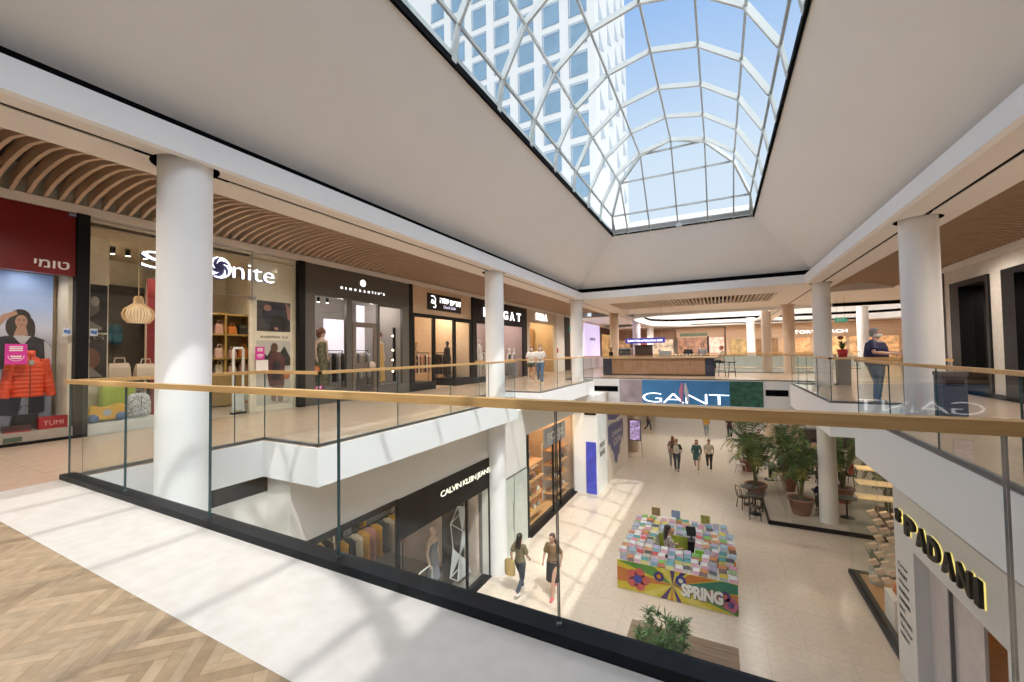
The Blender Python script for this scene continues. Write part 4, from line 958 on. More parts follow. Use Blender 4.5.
P('door_glass', MB().add([(XF,8.84,.2),(XF,9.56,.2),(XF,9.56,2.2),(XF,8.84,2.2)], [(0,1,2,3)]), GLASS, dr)
hd_ = P('handle', MB().lathe([(.01,-.02),(.13,-.02),(.13,.02),(.01,.02)], (0,0,0), 20), mat('handle_pale', (.5,.42,.36), .4), dr, label='round pale handle')
place(hd_, lambda p: (XF+.06+p.z, 9.45+p.y, 1.0+p.x))
tx = 'NINOSANTIQ\u2019S'
ys = [8.27, 8.44, 8.59, 8.77, 8.95, 9.13, 9.3, 9.46, 9.6, 9.72, 9.85, 9.95]
for ch, y in zip(tx, ys):
    ap = ch == '\u2019'
    text(ch if not ap else "'", LETW, (XF+.045, y, 3.29+(.055 if ap else 0)), *UY, .02 if ch in "I\u2019" else .06, .03 if ap else .07, .012, 'letter', t3)
ro = MB()
for k in range(8):
    a = 2*pi*k/8; ro.prism([(XF+.045, 9.1+.078*cos(a)+.032*cos(b_), 3.57+.078*sin(a)+.032*sin(b_)) for b_ in [2*pi*j/8 for j in range(8)]], (.012,0,0))
ro.prism([(XF+.045, 9.1+.03*cos(b_), 3.57+.03*sin(b_)) for b_ in [2*pi*j/8 for j in range(8)]], (.012,0,0))
P('rosette', ro, LETW, t3)
mannequin(-10.3, 8.0, .36, mat('dress_floral', (.11,.10,.045), .7, vary=.9, scale=16), 'mannequin in a dark floral dress with curly auburn wig', HRD)
mannequin(-10.3, 10.25, .33, mat('dress_ochre', (.50,.30,.09), .7, vary=.25, scale=10), 'mannequin in an ochre two piece with curly auburn wig', HRD)
one('handbag', MB().ell((-10.2, 7.72, .92), .08, .15, .14), mat('bag_orange_l', (.55,.14,.02), .4), 'round orange bag hung from the arm of the floral dress mannequin', 'bag')
sticker(7.42, 7.68, .3, .52, 'magenta mask notice on the charcoal front beneath the floral mannequin')
S('trim_11', MB().box(-10.7, XF-.08, 7.17, 8.6, 0, .36).box(-10.7, XF-.08, 9.78, 11.16, 0, .33), mat('window_base', (.2,.18,.16), .5))
for y0, y1, z0, z1 in ((7.6,8.1,1.4,3.0),(8.5,9.3,.9,2.6),(9.9,10.7,1.2,3.2)):
    S('trim_12', MB().box(-12.0, -11.95, y0+.9, y1+.9, z0, z1), mat('lilac_light_panel', (.78,.72,.80), .5, emit=.55, vary=.02))
rack(-11.2, 8.7, -11.2, 9.5, 0, 9, 'left of the charcoal shop door', [0,4,5,0], 1.5, .95)
rack(-11.2, 9.75, -11.2, 10.6, 0, 7, 'right of the charcoal shop door', [5,1,4], 1.5, .9)
ml = T('mirror_lights', 'black mirror edge with four round bulbs at the right of the charcoal window', 'lamp', (-10.3, 10.8, .4))
P('strip', MB().box(-10.35, -10.3, 10.95, 11.05, .4, 2.3), BLACKM, ml)
for z in (.75, 1.15, 1.5, 2.0): P('bulb', MB().ell((-10.28, 10.88, z), .03, .03, .03), mat('bulb_warm', (1,.75,.45), .4, emit=10, vary=.01), ml)
spots(-10.3, (7.6, 7.9, 8.2, 9.0, 10.2), 2.9, 'small downlight in the charcoal shop window', 'downlights of the charcoal shop')

# --- fourth shop: beige fascia, black sign
shop_box(11.4, 15.35, 3.4, mat('warm_shop_wall', (.62,.50,.39), .7), mat('shop_floor_warm', (.5,.36,.25), .35))
t4 = T('storefront', 'warm beige clothes shop front with a black name board in Hebrew', 'shop', (XF, 13.4, 0))
P('fascia', MB().box(XF-.1, XF, 11.4, 15.35, 2.78, 3.86), mat('beige_fascia', (.66,.50,.34), .5, vary=.03), t4)
P('frame', MB().wall(0, XF-.06, .1, 11.4, 15.35, 0, 2.85, [(11.5,12.58,.3,2.72),(12.72,13.95,.0,2.72),(14.1,15.25,.3,2.68)]), BLACKM, t4)
pane('glass', 11.5, 12.58, .3, 2.72, t4); pane('glass', 14.1, 15.25, .3, 2.68, t4)
P('name_board', MB().box(XF, XF+.05, 12.27, 14.48, 3.05, 3.68), mat('board_black', (.006,.006,.008), .3), t4)
text('\u05d4\u05d3\u05e9', LETW, (XF+.052, 13.0, 3.36), *UY, .58, .2, .01, 'lettering', t4, None, .0)
text('\u05ea\u05d9\u05e8\u05d5\u05d3', LETW, (XF+.052, 13.68, 3.32), *UY, .76, .21, .01, 'lettering', t4, None, .03)
text('Dorit Sade', mat('letter_lilac', (.7,.65,.85), .4, emit=.8), (XF+.052, 13.25, 3.16), *UY, .82, .12, .008, 'lettering', t4)
mk = MB()
mk.tube([(XF+.056, 12.45,3.58),(XF+.056,12.62,3.58),(XF+.056,12.72,3.48),(XF+.056,12.7,3.36),(XF+.056,12.6,3.3),(XF+.056,12.45,3.32),(XF+.056,12.5,3.44),(XF+.056,12.62,3.38),(XF+.056,12.74,3.22),(XF+.056,12.7,3.14),(XF+.056,12.58,3.16)], .018, 5)
P('monogram', mk, LETW, t4)
mannequin(-10.6, 14.55, .3, mat('dress_black', (.012,.012,.014), .7), 'black dress on a headless looking dark mannequin in the beige shop window', None, skinm=mat('mannequin_dark', (.03,.025,.025), .4), h=1.6)
mannequin(-11.8, 12.9, .3, mat('dress_black', (.012,.012,.014)), 'black dress displayed high at the back of the beige shop', None, skinm=mat('mannequin_tan', (.5,.33,.22)), h=1.75)
rack(-11.6, 13.2, -11.6, 14.5, 0, 12, 'in the middle of the beige shop', [2,1,3,0,5], 1.4, .8)
rack(-11.2, 14.6, -11.2, 15.2, 0, 8, 'at the right of the beige shop', [0,0,4], 1.4, .9)
rack(-11.4, 11.7, -11.4, 12.5, 0, 7, 'at the left of the beige shop', [7,6,2,1], 1.4, .8)
pa = T('dried_bouquet', 'large bouquet of dried pampas and leaves inside the left beige window', 'plant', (-10.5, 12.0, .3))
b = MB(); rr_ = random.Random(2)
for k in range(60):
    a = rr_.random()*2*pi; r = rr_.random()*.45; z1 = .7+rr_.random()*1.1
    p0 = (-10.5, 12.0, .6); p1 = (-10.5+r*cos(a)*.6, 12.0+r*sin(a), .3+z1)
    b.tube([p0, ((p0[0]+p1[0])/2, (p0[1]+p1[1])/2+.02, .55+z1*.4), p1], [.006,.02,.03], 5)
P('stems', b, mat('dried_leaf', (.3,.2,.09), .8, vary=.5, scale=9), pa); P('vase', MB().lathe([(.1,.3),(.16,.4),(.15,.55),(.09,.66)], (-10.5,12.0,0), 16), mat('vase_white', (.5,.42,.34), .4), pa)
S('trim_11', MB().box(-10.9, XF-.08, 11.45, 12.6, 0, .3).box(-10.9, XF-.08, 14.08, 15.3, 0, .3), BLACKM)
one('pink_bag', MB().ell((-10.4, 14.75, .55), .06, .1, .18), mat('hot_pink', (.7,.05,.3)), 'small hot pink bag at the feet of the black dress mannequin', 'bag')
spots(-10.6, (11.8, 12.6, 13.4, 14.6), 3.4, 'round ceiling downlight in the beige clothes shop', 'downlights of the beige clothes shop')

# --- fifth shop: black front with large white letters
shop_box(15.6, 21.2, 2.6, mat('rosy_shop_wall', (.50,.40,.38), .7), mat('shop_floor_warm', (.5,.36,.25)))
t5 = T('storefront', 'black shop front with large spaced white letters behind the second column', 'shop', (XF, 18.4, 0))
P('facade', MB().wall(0, XF-.06, .1, 15.35, 21.2, 0, 3.86, [(15.75,17.4,.25,2.72),(17.7,20.7,.02,2.76)]), BLACKM, t5)
pane('glass', 15.75, 17.4, .25, 2.72, t5)
for ch, y in zip('NOUGAT', (16.35, 17.05, 17.75, 18.3, 19.05, 19.85)): text(ch, LETW, (XF+.045, y, 3.06), *UY, .5, .44, .03, 'letter', t5, None, .02)
mannequin(-10.3, 16.75, .25, mat('dress_white', (.62,.6,.6), .7), 'white mannequin in a white outfit beside the second column', None, skinm=mat('mannequin_white', (.7,.68,.68), .4), lo=.5)
for i, (y, c_) in enumerate(((19.9, 0), (20.5, 5))):
    mannequin(-10.35, y+.05, 0, mat('dress_'+('checked','pale')[i], ((.09,.09,.11),(.30,.30,.36))[i], .7, vary=.6, scale=12), ('mannequin in a grey checked coat inside the black shop entrance','mannequin in a pale coat inside the black shop entrance')[i], None, skinm=mat('mannequin_white', (.7,.68,.68)), h=1.6)
rack(-11.6, 18.0, -11.6, 19.6, 0, 10, 'inside the black shop', [5,1,4,5], 1.45, .9)

# --- sixth shop: champagne front
CH = mat('champagne', (.56,.50,.38), .4, vary=.04)
shop_box(21.4, 26.0, 3.0, mat('amber_shop_wall', (.62,.48,.30), .6), mat('shop_floor_warm', (.5,.36,.25)))
t6 = T('storefront', 'champagne coloured bag shop front with glowing white letters', 'shop', (XF, 23.7, 0))
P('facade', MB().wall(0, XF-.06, .1, 21.2, 26.0, 0, 3.86, [(21.6,25.4,.02,3.12)]), CH, t6)
text('FURLA', mat('glow_letter', (1,1,1), .4, emit=1.4, vary=.01), (XF+.05, 22.5, 3.32), *UY, 1.75, .42, .04, 'lettering', t6, None, .02)
for a, b_ in ((21.6,23.4),(24.4,25.4)): pane('glass', a, b_, .02, 3.1, t6)
for y in (21.9, 23.0): S('trim_12', MB().box(-12.3, -12.2, y, y+.7, 0, 2.4), ORANGE_W)
S('trim_12', MB().box(-11.4, -11.3, 24.5, 25.4, 0, 3.0), mat('amber_panel', (.55,.30,.10), .4))
S('wall_left', MB().box(XF-.1, XF, 26.0, 27.65, 0, 3.87), W_WALL)
one('fire_call_point', MB().box(XF, XF+.05, 26.05, 26.25, 1.3, 1.6), mat('signal_red', (.5,.02,.02)), 'small red alarm box on the pale wall right of the champagne shop', 'alarm')
ex = T('exit_sign', 'small hanging green exit sign before the black pillar on the left', 'sign', (-9.3, 27.6, 2.85))
P('panel', MB().box(-9.32, -9.28, 27.2, 28.1, 2.8, 3.1), mat('exit_green', (.02,.28,.2), .5, emit=.5), ex); P('arrow', MB().prism([(-9.27,27.4,2.95),(-9.27,27.6,3.05),(-9.27,27.6,2.98),(-9.27,27.9,2.98),(-9.27,27.9,2.92),(-9.27,27.6,2.92),(-9.27,27.6,2.85)], (.01,0,0)), WHITE, ex)
# --- further: lilac glowing shop
t7 = T('storefront', 'glowing lilac white shop front far along the left row', 'shop', (XF, 34, 0))
LIL = mat('lilac_glow', (.62,.56,.86), .5, emit=.55, vary=.03, scale=1)
P('panel', MB().box(XF-.1, XF, 32.6, 37.4, 0, 3.7), LIL, t7); P('bright_opening', MB().box(XF, XF+.05, 30.2, 32.0, 0, 2.9), mat('white_glow', (1,.97,1), .5, emit=1.6, vary=.01), t7)
P('shelf', MB().box(XF, XF+.7, 28.8, 36.0, 0, .95), mat('lilac_counter', (.55,.48,.56), .4), t7)
text('SABON', mat('dark_text', (.08,.07,.06)), (XF+.01, 34.0, 2.3), *UY, 1.7, .25, .02, 'lettering', t7)
t8 = T('storefront', 'brown framed shop beyond the lilac shop, far left', 'shop', (XF, 40, 0))
P('frame', MB().wall(0, XF-.1, .1, 37.5, 42.8, 0, 3.6, [(38.1,42.4,.1,3.0)]), mat('brown_front', (.05,.03,.025), .5), t8); P('lit_interior', MB().box(XF-.14, XF-.1, 38.1, 42.4, 0, 3.0), mat('amber_lit', (.75,.48,.26), .5, emit=.35, vary=.5, scale=2), t8)
# ------------------------------------------------------------------ bridge: cafe counter
ct = T('cafe_counter', 'long brown panelled cafe counter on the bridge with navy ends', 'counter', (-2.7, 23.3, 0))
PNL = wood_mat('counter_panel', (.30,.17,.10), (.40,.24,.15), .35, (8,8,1))
y = 23.0
for k in range(7): P('panel', MB().box(-5.4+.68*k+.006, -5.4+.68*(k+1)-.006, y, y+.04, .08, .93), PNL, ct)
NVY = mat('navy_panel', (.02,.028,.06), .4)
P('end_panel', MB().box(-5.9, -5.4, y-.02, y+.7, 0, .98), NVY, ct); P('end_panel', MB().box(-.64, -.2, y-.02, y+.7, 0, .98), NVY, ct)
P('carcass', MB().box(-5.4, -.64, y+.05, y+.7, 0, .93), mat('counter_dark', (.08,.05,.035), .6), ct)
P('worktop', MB().box(-5.95, -.1, y-.06, y+.75, .93, 1.0), mat('worktop_tan', (.55,.40,.26), .4), ct)
sg = T('cafe_sign', 'long blue board with white capitals over the cafe counter', 'sign', (-3.6, 23.1, 1.76))
P('board', MB().box(-4.64, -2.55, 23.1, 23.14, 1.76, 2.04), mat('sign_blue', (.03,.035,.32), .4, emit=.25), sg)
text('ILAN\'S THE ALTERNATIVE CAFE', LETW, (-4.5, 23.095, 1.85), *UX, 1.82, .1, .006, 'lettering', sg, None, .01)
for x in (-4.5, -2.7): P('hanger', MB().cyl((x, 23.12), .006, 2.04, 3.72, 6), STEEL, sg)
def simple(name, mb, m, label, cat, grp=None): return one(name, mb, m, label, cat, grp)
t = T('display_cabinet', 'dark brown box cabinet standing on the cafe counter under the blue sign', 'cabinet', (-3.7, 23.3, 1.0))
P('body', MB().box(-4.15, -3.25, 23.2, 23.6, 1.0, 1.62), mat('cabinet_dark', (.03,.015,.01), .5), t); P('top', MB().box(-4.2, -3.2, 23.15, 23.65, 1.62, 1.66), BLACKM, t)
t = T('coffee_machine', 'steel coffee machine on the cafe counter left of the dark cabinet', 'coffee machine', (-4.7, 23.35, 1.0))
P('body', MB().box(-5.05, -4.4, 23.2, 23.6, 1.1, 1.45), mat('machine_dark', (.05,.05,.05), .3), t); P('frame', MB().box(-5.08, -4.37, 23.15, 23.62, 1.45, 1.52).box(-5.08, -4.37, 23.15, 23.62, 1.04, 1.1), STEEL, t)
for x in (-4.9, -4.55): P('group_head', MB().cyl((x, 23.17), .03, 1.22, 1.34, 10), CHROME, t)
for x in (-5.0, -4.45): P('foot', MB().cyl((x, 23.4), .02, 1.0, 1.05, 8), BLACKM, t)
t = T('coffee_grinder', 'tall coffee grinder at the left end of the cafe counter', 'grinder', (-5.5, 23.3, 1.0))
P('body', MB().box(-5.6, -5.4, 23.2, 23.4, 1.0, 1.3), BLACKM, t); P('hopper', MB().lathe([(.05,1.3),(.1,1.5),(.1,1.58)], (-5.5,23.3,0), 12), mat('hopper', (.25,.18,.12), .2), t)
for i in range(9):
    x = -2.2+.17*i; simple('takeaway_cup', MB().lathe([(.03,1.0),(.045,1.14),(.047,1.15)], (x, 23.15+.06*(i % 2), 0), 10), mat('cup_white', (.75,.72,.68)), 'white paper cup in the row on the cafe counter', 'cup', 'paper cups on the cafe counter')
simple('glass_case', MB().box(-2.9, -2.3, 23.3, 23.65, 1.0, 1.32), mat('case_grey', (.25,.27,.3), .2), 'low grey glass case on the counter right of the dark cabinet', 'case')
for i, x in enumerate((-2.9,-2.1,-1.5)): 
    t = T('milk_jug', ('steel jug right of the dark cabinet','steel jug in the middle of the counter','steel jug nearest the barista')[i], 'jug', (x, 23.5, 1.0 if i else 1.32)); z = 1.0 if i else 1.32
    P('body', MB().lathe([(.05,z),(.055,z+.06),(.04,z+.13)], (x,23.5,0), 12), CHROME, t); P('handle', MB().tube([(x+.05,23.5,z+.1),(x+.08,23.5,z+.07),(x+.05,23.5,z+.03)], .006, 5), CHROME, t)
person('person with dark hair in black working behind the cafe counter', (-1.5, 24.3, 0), radians(180), DK, DND, HB, h=1.66)
person('person in a grey top behind the right end of the cafe counter', (-.8, 24.4, 0), radians(160), GRY, DND, HB, h=1.7, female=False)
def stool(x, y, label, rz=0, group='black bar stools at the cafe counter'):
    t = T('bar_stool', label, 'stool', (x, y, 0), group)
    P('seat', MB().lathe([(.02,.70),(.19,.70),(.2,.73),(.18,.75),(.02,.75)], (x,y,0), 18), BLACKM, t)
    for k in range(4):
        a = pi/4+pi/2*k+rz; P('leg', MB().tube([(x+.14*cos(a), y+.14*sin(a), .71), (x+.23*cos(a), y+.23*sin(a), 0)], .016, 6), BLACKM, t)
    P('foot_ring', MB().tube([(x+.19*cos(a), y+.19*sin(a), .28) for a in [2*pi*j/16 for j in range(17)]], .01, 5, cap=False), BLACKM, t)
    P('backrest', MB().tube([(x+.17*cos(a+rz), y+.17*sin(a+rz), z) for a, z in ((-.9,.73),(-.9,1.05),(-.4,1.12),(.4,1.12),(.9,1.05),(.9,.73))], .014, 6), BLACKM, t)
stool(.55, 22.6, 'empty black bar stool right of the seated person at the cafe counter'); stool(.12, 23.0, 'black bar stool under the seated person at the cafe counter')
person('person with red brown hair seated on a bar stool at the cafe counter', (.12, 23.0, 0), radians(70), CR, DK, HRD, h=1.66, pose='sit', lift=.27)

# far shops, seen across the second well
t = T('storefront', 'far tan shop front with spaced pale capitals across the second well', 'shop', (7, 42, 0))
P('panel', MB().box(.6, 12.9, 42, 42.1, 2.3, 3.5), mat('far_tan', (.52,.36,.24), .6), t)
text('TORY BURCH', LETW, (5.8, 41.98, 2.62), *UX, 3.6, .26, .02, 'lettering', t)
for i, (a, b_, c_) in enumerate(((.9,2.6,(.30,.2,.08)),(2.9,4.6,(.16,.08,.03)),(4.9,6.9,(.62,.30,.13)),(7.1,9.3,(.70,.38,.16)),(9.5,12.6,(.62,.34,.15)))):
    P('lit_window', MB().box(a, b_, 42.02, 42.1, .02, 2.28), mat('far_window_%d' % i, c_, .5, emit=.45, vary=.5, scale=2.5), t)
for i, x in enumerate((.75,2.75,4.75,7.0,9.4,12.75)): P('mullion', MB().box(x-.12, x+.12, 41.98, 42.1, 0, 2.3), mat('far_tan', (.52,.36,.24)), t)
t = T('storefront', 'far shop with rosy lit window and dark doorway, straight across the bridge', 'shop', (-1, 42, 0))
P('panel', MB().box(-3.6, .5, 42, 42.1, 2.5, 3.4), mat('far_tan2', (.48,.33,.22), .6), t); P('name_strip', MB().box(-3.3, -.9, 41.95, 42.0, 2.65, 2.95), mat('far_sign_green', (.12,.16,.09), .5), t)
P('lit_window', MB().box(-.8, .45, 42.02, 42.1, .02, 2.5), mat('far_rose', (.85,.40,.32), .5, emit=.6, vary=.45, scale=3), t); P('doorway', MB().box(-3.5, -.9, 42.02, 42.1, .02, 2.5), mat('far_door', (.25,.12,.07), .5, emit=.25, vary=.7, scale=2), t)
P('post', MB().box(-.95, -.78, 41.95, 42.05, 0, 2.6), BLACKM, t)
t = T('storefront', 'far brown shop front left of the rosy window behind the cafe sign', 'shop', (-7, 42, 0))
P('panel', MB().box(-9.9, -3.7, 42, 42.1, 2.4, 3.4), mat('far_brown', (.22,.12,.07), .6), t)
for i, (a, b_) in enumerate(((-9.7,-8),(-7.7,-6.2),(-5.9,-3.9))): P('lit_window', MB().box(a, b_, 42.02, 42.1, .02, 2.4), mat('far_window_b%d' % i, ((.35,.2,.1),(.3,.06,.04),(.55,.42,.3))[i], .5, emit=.4, vary=.6, scale=2.5), t)
ex = T('exit_sign', 'small green exit sign hanging right of the far right column', 'sign', (5.15, 24, 2.55))
P('panel', MB().box(4.92, 5.38, 23.98, 24.02, 2.56, 2.77), mat('exit_green', (.02,.28,.2)), ex); text('EXIT', WHITE, (5.0, 23.97, 2.61), *UX, .28, .11, .004, 'lettering', ex)
for x in (5.0, 5.3): P('cable', MB().cyl((x, 24), .004, 2.77, 3.75, 5), BLACKM, ex)

# ------------------------------------------------------------------ right gallery
wr = MB().wall(0, 6.25, .15, -8, 17.2, 0, 3.8, [(14.82,16.75,0,3.2),(11.9,14.27,0,3.17),(8.6,11.2,0,3.17)])
S('wall_right', wr, tile_mat('pale_cladding', (.70,.66,.60), (.69,.65,.59), (.6,.56,.5), .5, 1.0, .8, .4, .003))
S('wall_right', MB().box(6.25, 13, 17.15, 17.3, 0, 4.0).box(9.0, 9.1, -8, 17.2, 0, 4), mat('dark_shop_wall', (.03,.028,.027), .5))
for i, (a, b_) in enumerate(((14.82,16.75),(11.9,14.27),(8.6,11.2))):
    t = T('shop_entrance', ('black framed shop window on the right wall beside the round column','black framed shop entrance at the right edge of the picture','black framed shop window on the right wall nearest the camera')[i], 'shop', (6.3, (a+b_)/2, 0))
    P('frame', MB().wall(0, 6.2, .5, a, b_, 0, 3.2, [(a+.12,b_-.5,.22,3.05)]), BLACKM, t)
    P('glass', MB().add([(6.5,a,.2),(6.5,b_,.2),(6.5,b_,3.1),(6.5,a,3.1)], [(0,1,2,3)]), MATS.get('mirror_glass') or glass_mat('mirror_glass', (.5,.52,.52), .22, .5), t)
    S('wall_right', MB().box(8.3, 8.35, a-.5, b_+1.5, 0, 2.7), mat('shop_pale_panel', (.5,.43,.32), .6)); S('wall_right', MB().box(7.6, 7.65, a, b_, 0, 1.0), mat('shop_pale_counter', (.6,.55,.48), .4))  # pale panel added behind the glass to lighten the dark windows
    for y in (a+.5, a+1.1): 
        s_ = T('spotlight', f'round downlight inside the {("first","second","third")[i]} black framed shop on the right', 'spotlight', (7.2, y, 3.3), 'downlights of the right hand shops'); P('lens', MB().cyl((7.2, y), .05, 3.28, 3.3, 12), LAMPW, s_); P('ring', MB().lathe([(.05,3.27),(.07,3.27),(.07,3.3)], (7.2,y,0), 12, cap=False), BLACKM, s_)
S('ceiling', MB().box(6.4, 9, 5, 17.15, 3.3, 3.4), mat('dark_shop_wall', (.03,.028,.027)))
S('baseboard_right', MB().box(6.2, 6.25, -8, 17.2, 0, .12), BLACKM)
bi = T('waste_bin', 'dark square waste bin beside the right column behind the glass', 'bin', (3.42, 9.35, 0))
P('body', MB().box(3.27, 3.57, 9.2, 9.5, .02, .86), mat('bin_graphite', (.035,.035,.05), .4), bi); P('lid', MB().box(3.26, 3.58, 9.19, 9.51, .86, .93), mat('bin_lid', (.06,.06,.075), .35), bi); P('slot', MB().box(3.31, 3.53, 9.19, 9.2, .7, .8), BLACK, bi)
pb = T('planter', 'grey square pedestal planter beyond the far right column', 'planter', (4.05, 18.8, 0))
P('box', MB().loft([[(4.05+a*k, 18.8+b_*k, z) for a, b_ in ((-.2,-.2),(.2,-.2),(.2,.2),(-.2,.2))] for z, k in ((0,.92),(1.02,1))], smooth=False), mat('planter_grey', (.26,.24,.23), .5), pb)
po_ = T('potted_plant', 'small plant in a red pot on the grey pedestal planter', 'plant', (4.05, 18.8, 1.02))
P('pot', MB().lathe([(.13,1.02),(.18,1.3),(.16,1.3),(.14,1.24)], (4.05,18.8,0), 16), mat('pot_red', (.5,.02,.02), .4), po_)
def leaves(c, n, r, h, seed, w=.03):
    m = MB(); q = random.Random(seed)
    for k in range(n):
        a = q.random()*2*pi; rr__ = r*(.3+.7*q.random()); z1 = h*(.4+.6*q.random()); p0 = Vector(c); p2 = p0+Vector((rr__*cos(a), rr__*sin(a), z1)); p1 = p0+Vector((rr__*.35*cos(a), rr__*.35*sin(a), z1*.75)); s_ = Vector((-sin(a), cos(a), 0))*w
        m.add([p0-s_*.3, p0+s_*.3, p1+s_, p1-s_, p2], [(0,1,2,3),(3,2,4)])
    return m
P('leaves', leaves((4.05,18.8,1.25), 50, .28, .4, 4), mat('leaf_mid', (.06,.15,.04), .5, vary=.5, scale=8), po_)
P('flower_head', MB().ell((4.0,18.78,1.72), .1,.1,.07), mat('flower_dry', (.3,.12,.09), .8, vary=.4, scale=20), po_)
# ------------------------------------------------------------------ lower left shops
S('wall_left', MB().box(-9.7, -9.6, 4.15, 10.2, ZL, -1.2).box(-9.6, -6.2, 4.15, 4.2, ZL, -1.2).box(-9.6, -6.2, 10.15, 10.2, ZL, -1.2).box(-9.6, -6.2, 4.15, 10.2, -1.3, -1.2), mat('denim_shop_wall', (.20,.19,.175), .7))
S('floor', MB().box(-9.6, -6.05, 4.2, 10.15, ZL, ZL+.006), mat('denim_shop_floor', (.22,.2,.18), .35))
u1 = T('storefront', 'lower floor jeans shop front with a black fascia and slanted pale capitals', 'shop', (-6, 7, ZL))
P('fascia', MB().box(-6.06, -5.96, 6.45, 10.22, -2.5, -1.66), mat('fascia_black', (.006,.0065,.008), .5, vary=.2, spec=.1), u1)
text('CALVIN KLEIN JEANS', LETC, (-5.95, 7.85, -2.1), *UY, 2.3, .18, .008, 'lettering', u1, 'pale lit capitals', .0, .86)
P('frame', MB().box(-6.04, -5.97, 4.2, 6.45, -1.75, -1.64).box(-6.04, -5.97, 6.42, 6.5, ZL, -2.5).box(-6.05, -5.95, 10.13, 10.24, ZL, -1.66).box(-6.04, -5.97, 9.0, 9.05, ZL, -2.5).box(-6.2, -5.9, 4.2, 10.12, ZL, ZL+.03), BLACKM, u1)
P('glass', MB().add([(-6,4.2,ZL),(-6,10.13,ZL),(-6,10.13,-1.7),(-6,4.2,-1.7)], [(0,1,2,3)]), GLASS, u1)
S('wall_left', MB().box(-9.5, -6.3, 9.95, 10.1, ZL, -1.7), mat('rosy_plaster', (.62,.50,.44), .7))
rack(-7.9, 6.6, -7.9, 8.7, ZL, 10, 'in the jeans shop with mustard shirts', [6,0,1,6,3], 2.1, .8)
rack(-8.6, 4.6, -8.6, 8.0, ZL, 14, 'along the back of the jeans shop', [0,4,0,6,1], 2.6, .9)
rack(-7.9, 5.2, -7.9, 6.4, ZL, 6, 'at the left of the jeans shop', [6,0,6,7], 2.3, .8)
tb = T('display_table', 'low table with folded mustard clothes in the jeans shop', 'table', (-7.2, 6.9, ZL))
P('top', MB().box(-7.6, -6.9, 6.5, 7.5, ZL+.68, ZL+.74), mat('pale_table', (.45,.38,.3)), tb)
for x in (-7.55,-6.95):
    for y in (6.55,7.45): P('leg', MB().box(x-.02,x+.02,y-.02,y+.02,ZL,ZL+.68), BLACKM, tb)
for i, (x, y) in enumerate(((-7.4,6.7),(-7.4,7.2),(-7.1,6.95))): one('folded_shirt', MB().box(x-.14,x+.14,y-.16,y+.16,ZL+.74,ZL+.8+.03*i), mat('garment_mustard', (.55,.30,.03)), ('mustard folded shirt at the back left of the low table','mustard folded shirt at the back right of the low table','thick mustard folded stack at the front of the low table')[i], 'clothes', 'folded shirts on the low table')
# wire sculpture
ws = T('wire_sculpture', 'angular black and white wire screen with solid facets in the jeans shop window', 'decoration', (-6.5, 9.4, ZL))
q = random.Random(5); pts = [(8.95,-4.6),(9.1,-3.9),(9.0,-3.2),(9.35,-2.85),(9.7,-3.0),(9.55,-3.6),(9.85,-3.8),(9.4,-4.2),(9.75,-4.5),(9.95,-4.9),(9.3,-4.85)]
m = MB()
for i in range(len(pts)):
    for j in (1, 2, 3):
        a, b_ = pts[i], pts[(i+j) % len(pts)]
        if math.dist(a, b_) < .95: m.bar((-6.5,a[0],a[1]), (-6.5,b_[0],b_[1]), .018)
P('wires', m, mat('wire_white', (.7,.7,.7)), ws)
m = MB()
for a, b_, c_ in ((3,4,5),(7,8,10),(8,9,10),(5,6,7),(1,0,7)): m.prism([(-6.49,*pts[a]),(-6.49,*pts[b_]),(-6.49,*pts[c_])], (.01,0,0))
P('facets', m, [mat('facet_white', (.6,.62,.65), .4)], ws); P('backboard', MB().box(-6.75,-6.72,8.95,9.95,ZL,-2.7), mat('backboard_black', (.02,.02,.024), .4), ws)
mannequin(-6.75, 8.55, ZL+.05, mat('dress_greyblue', (.16,.17,.2), .7), 'mannequin in a grey outfit by the wire screen of the jeans shop', None, skinm=mat('mannequin_skin', (.62,.45,.36)), h=1.8, lo=.5)
ch = T('chair_frame', 'pale wire chair frame in the jeans shop window', 'chair', (-6.5, 7.9, ZL))
P('back', MB().tube([(-6.5,7.65,ZL+.4),(-6.5,7.65,ZL+1.05),(-6.5,7.75,ZL+1.12),(-6.5,8.1,ZL+1.12),(-6.5,8.2,ZL+1.05),(-6.5,8.2,ZL+.4)], .015, 6), mat('wire_white', (.7,.7,.7)), ch)
P('seat', MB().box(-6.75,-6.45,7.68,8.18,ZL+.42,ZL+.46), mat('wire_white', (.7,.7,.7)), ch)
for x in (-6.72,-6.5):
    for y in (7.7,8.16): P('leg', MB().box(x-.012,x+.012,y-.012,y+.012,ZL,ZL+.42), mat('wire_white', (.7,.7,.7)), ch)
# pale glazed service doors between the two shops
d = P('door_1', MB().box(-5.995,-5.96,10.8,11.7,ZL,-2.6).box(-5.995,-5.96,11.73,12.7,ZL,-2.6), mat('pale_green_door', (.55,.62,.57), .25), kind='structure')
P('door_handle', MB().box(-5.95,-5.92,11.62,11.65,ZL+.7,ZL+1.6), STEEL, d)
S('trim_13', MB().box(-5.99,-5.955,11.7,11.73,ZL,-2.6).box(-5.99,-5.955,10.75,12.75,-2.6,-2.57), GREYSK)
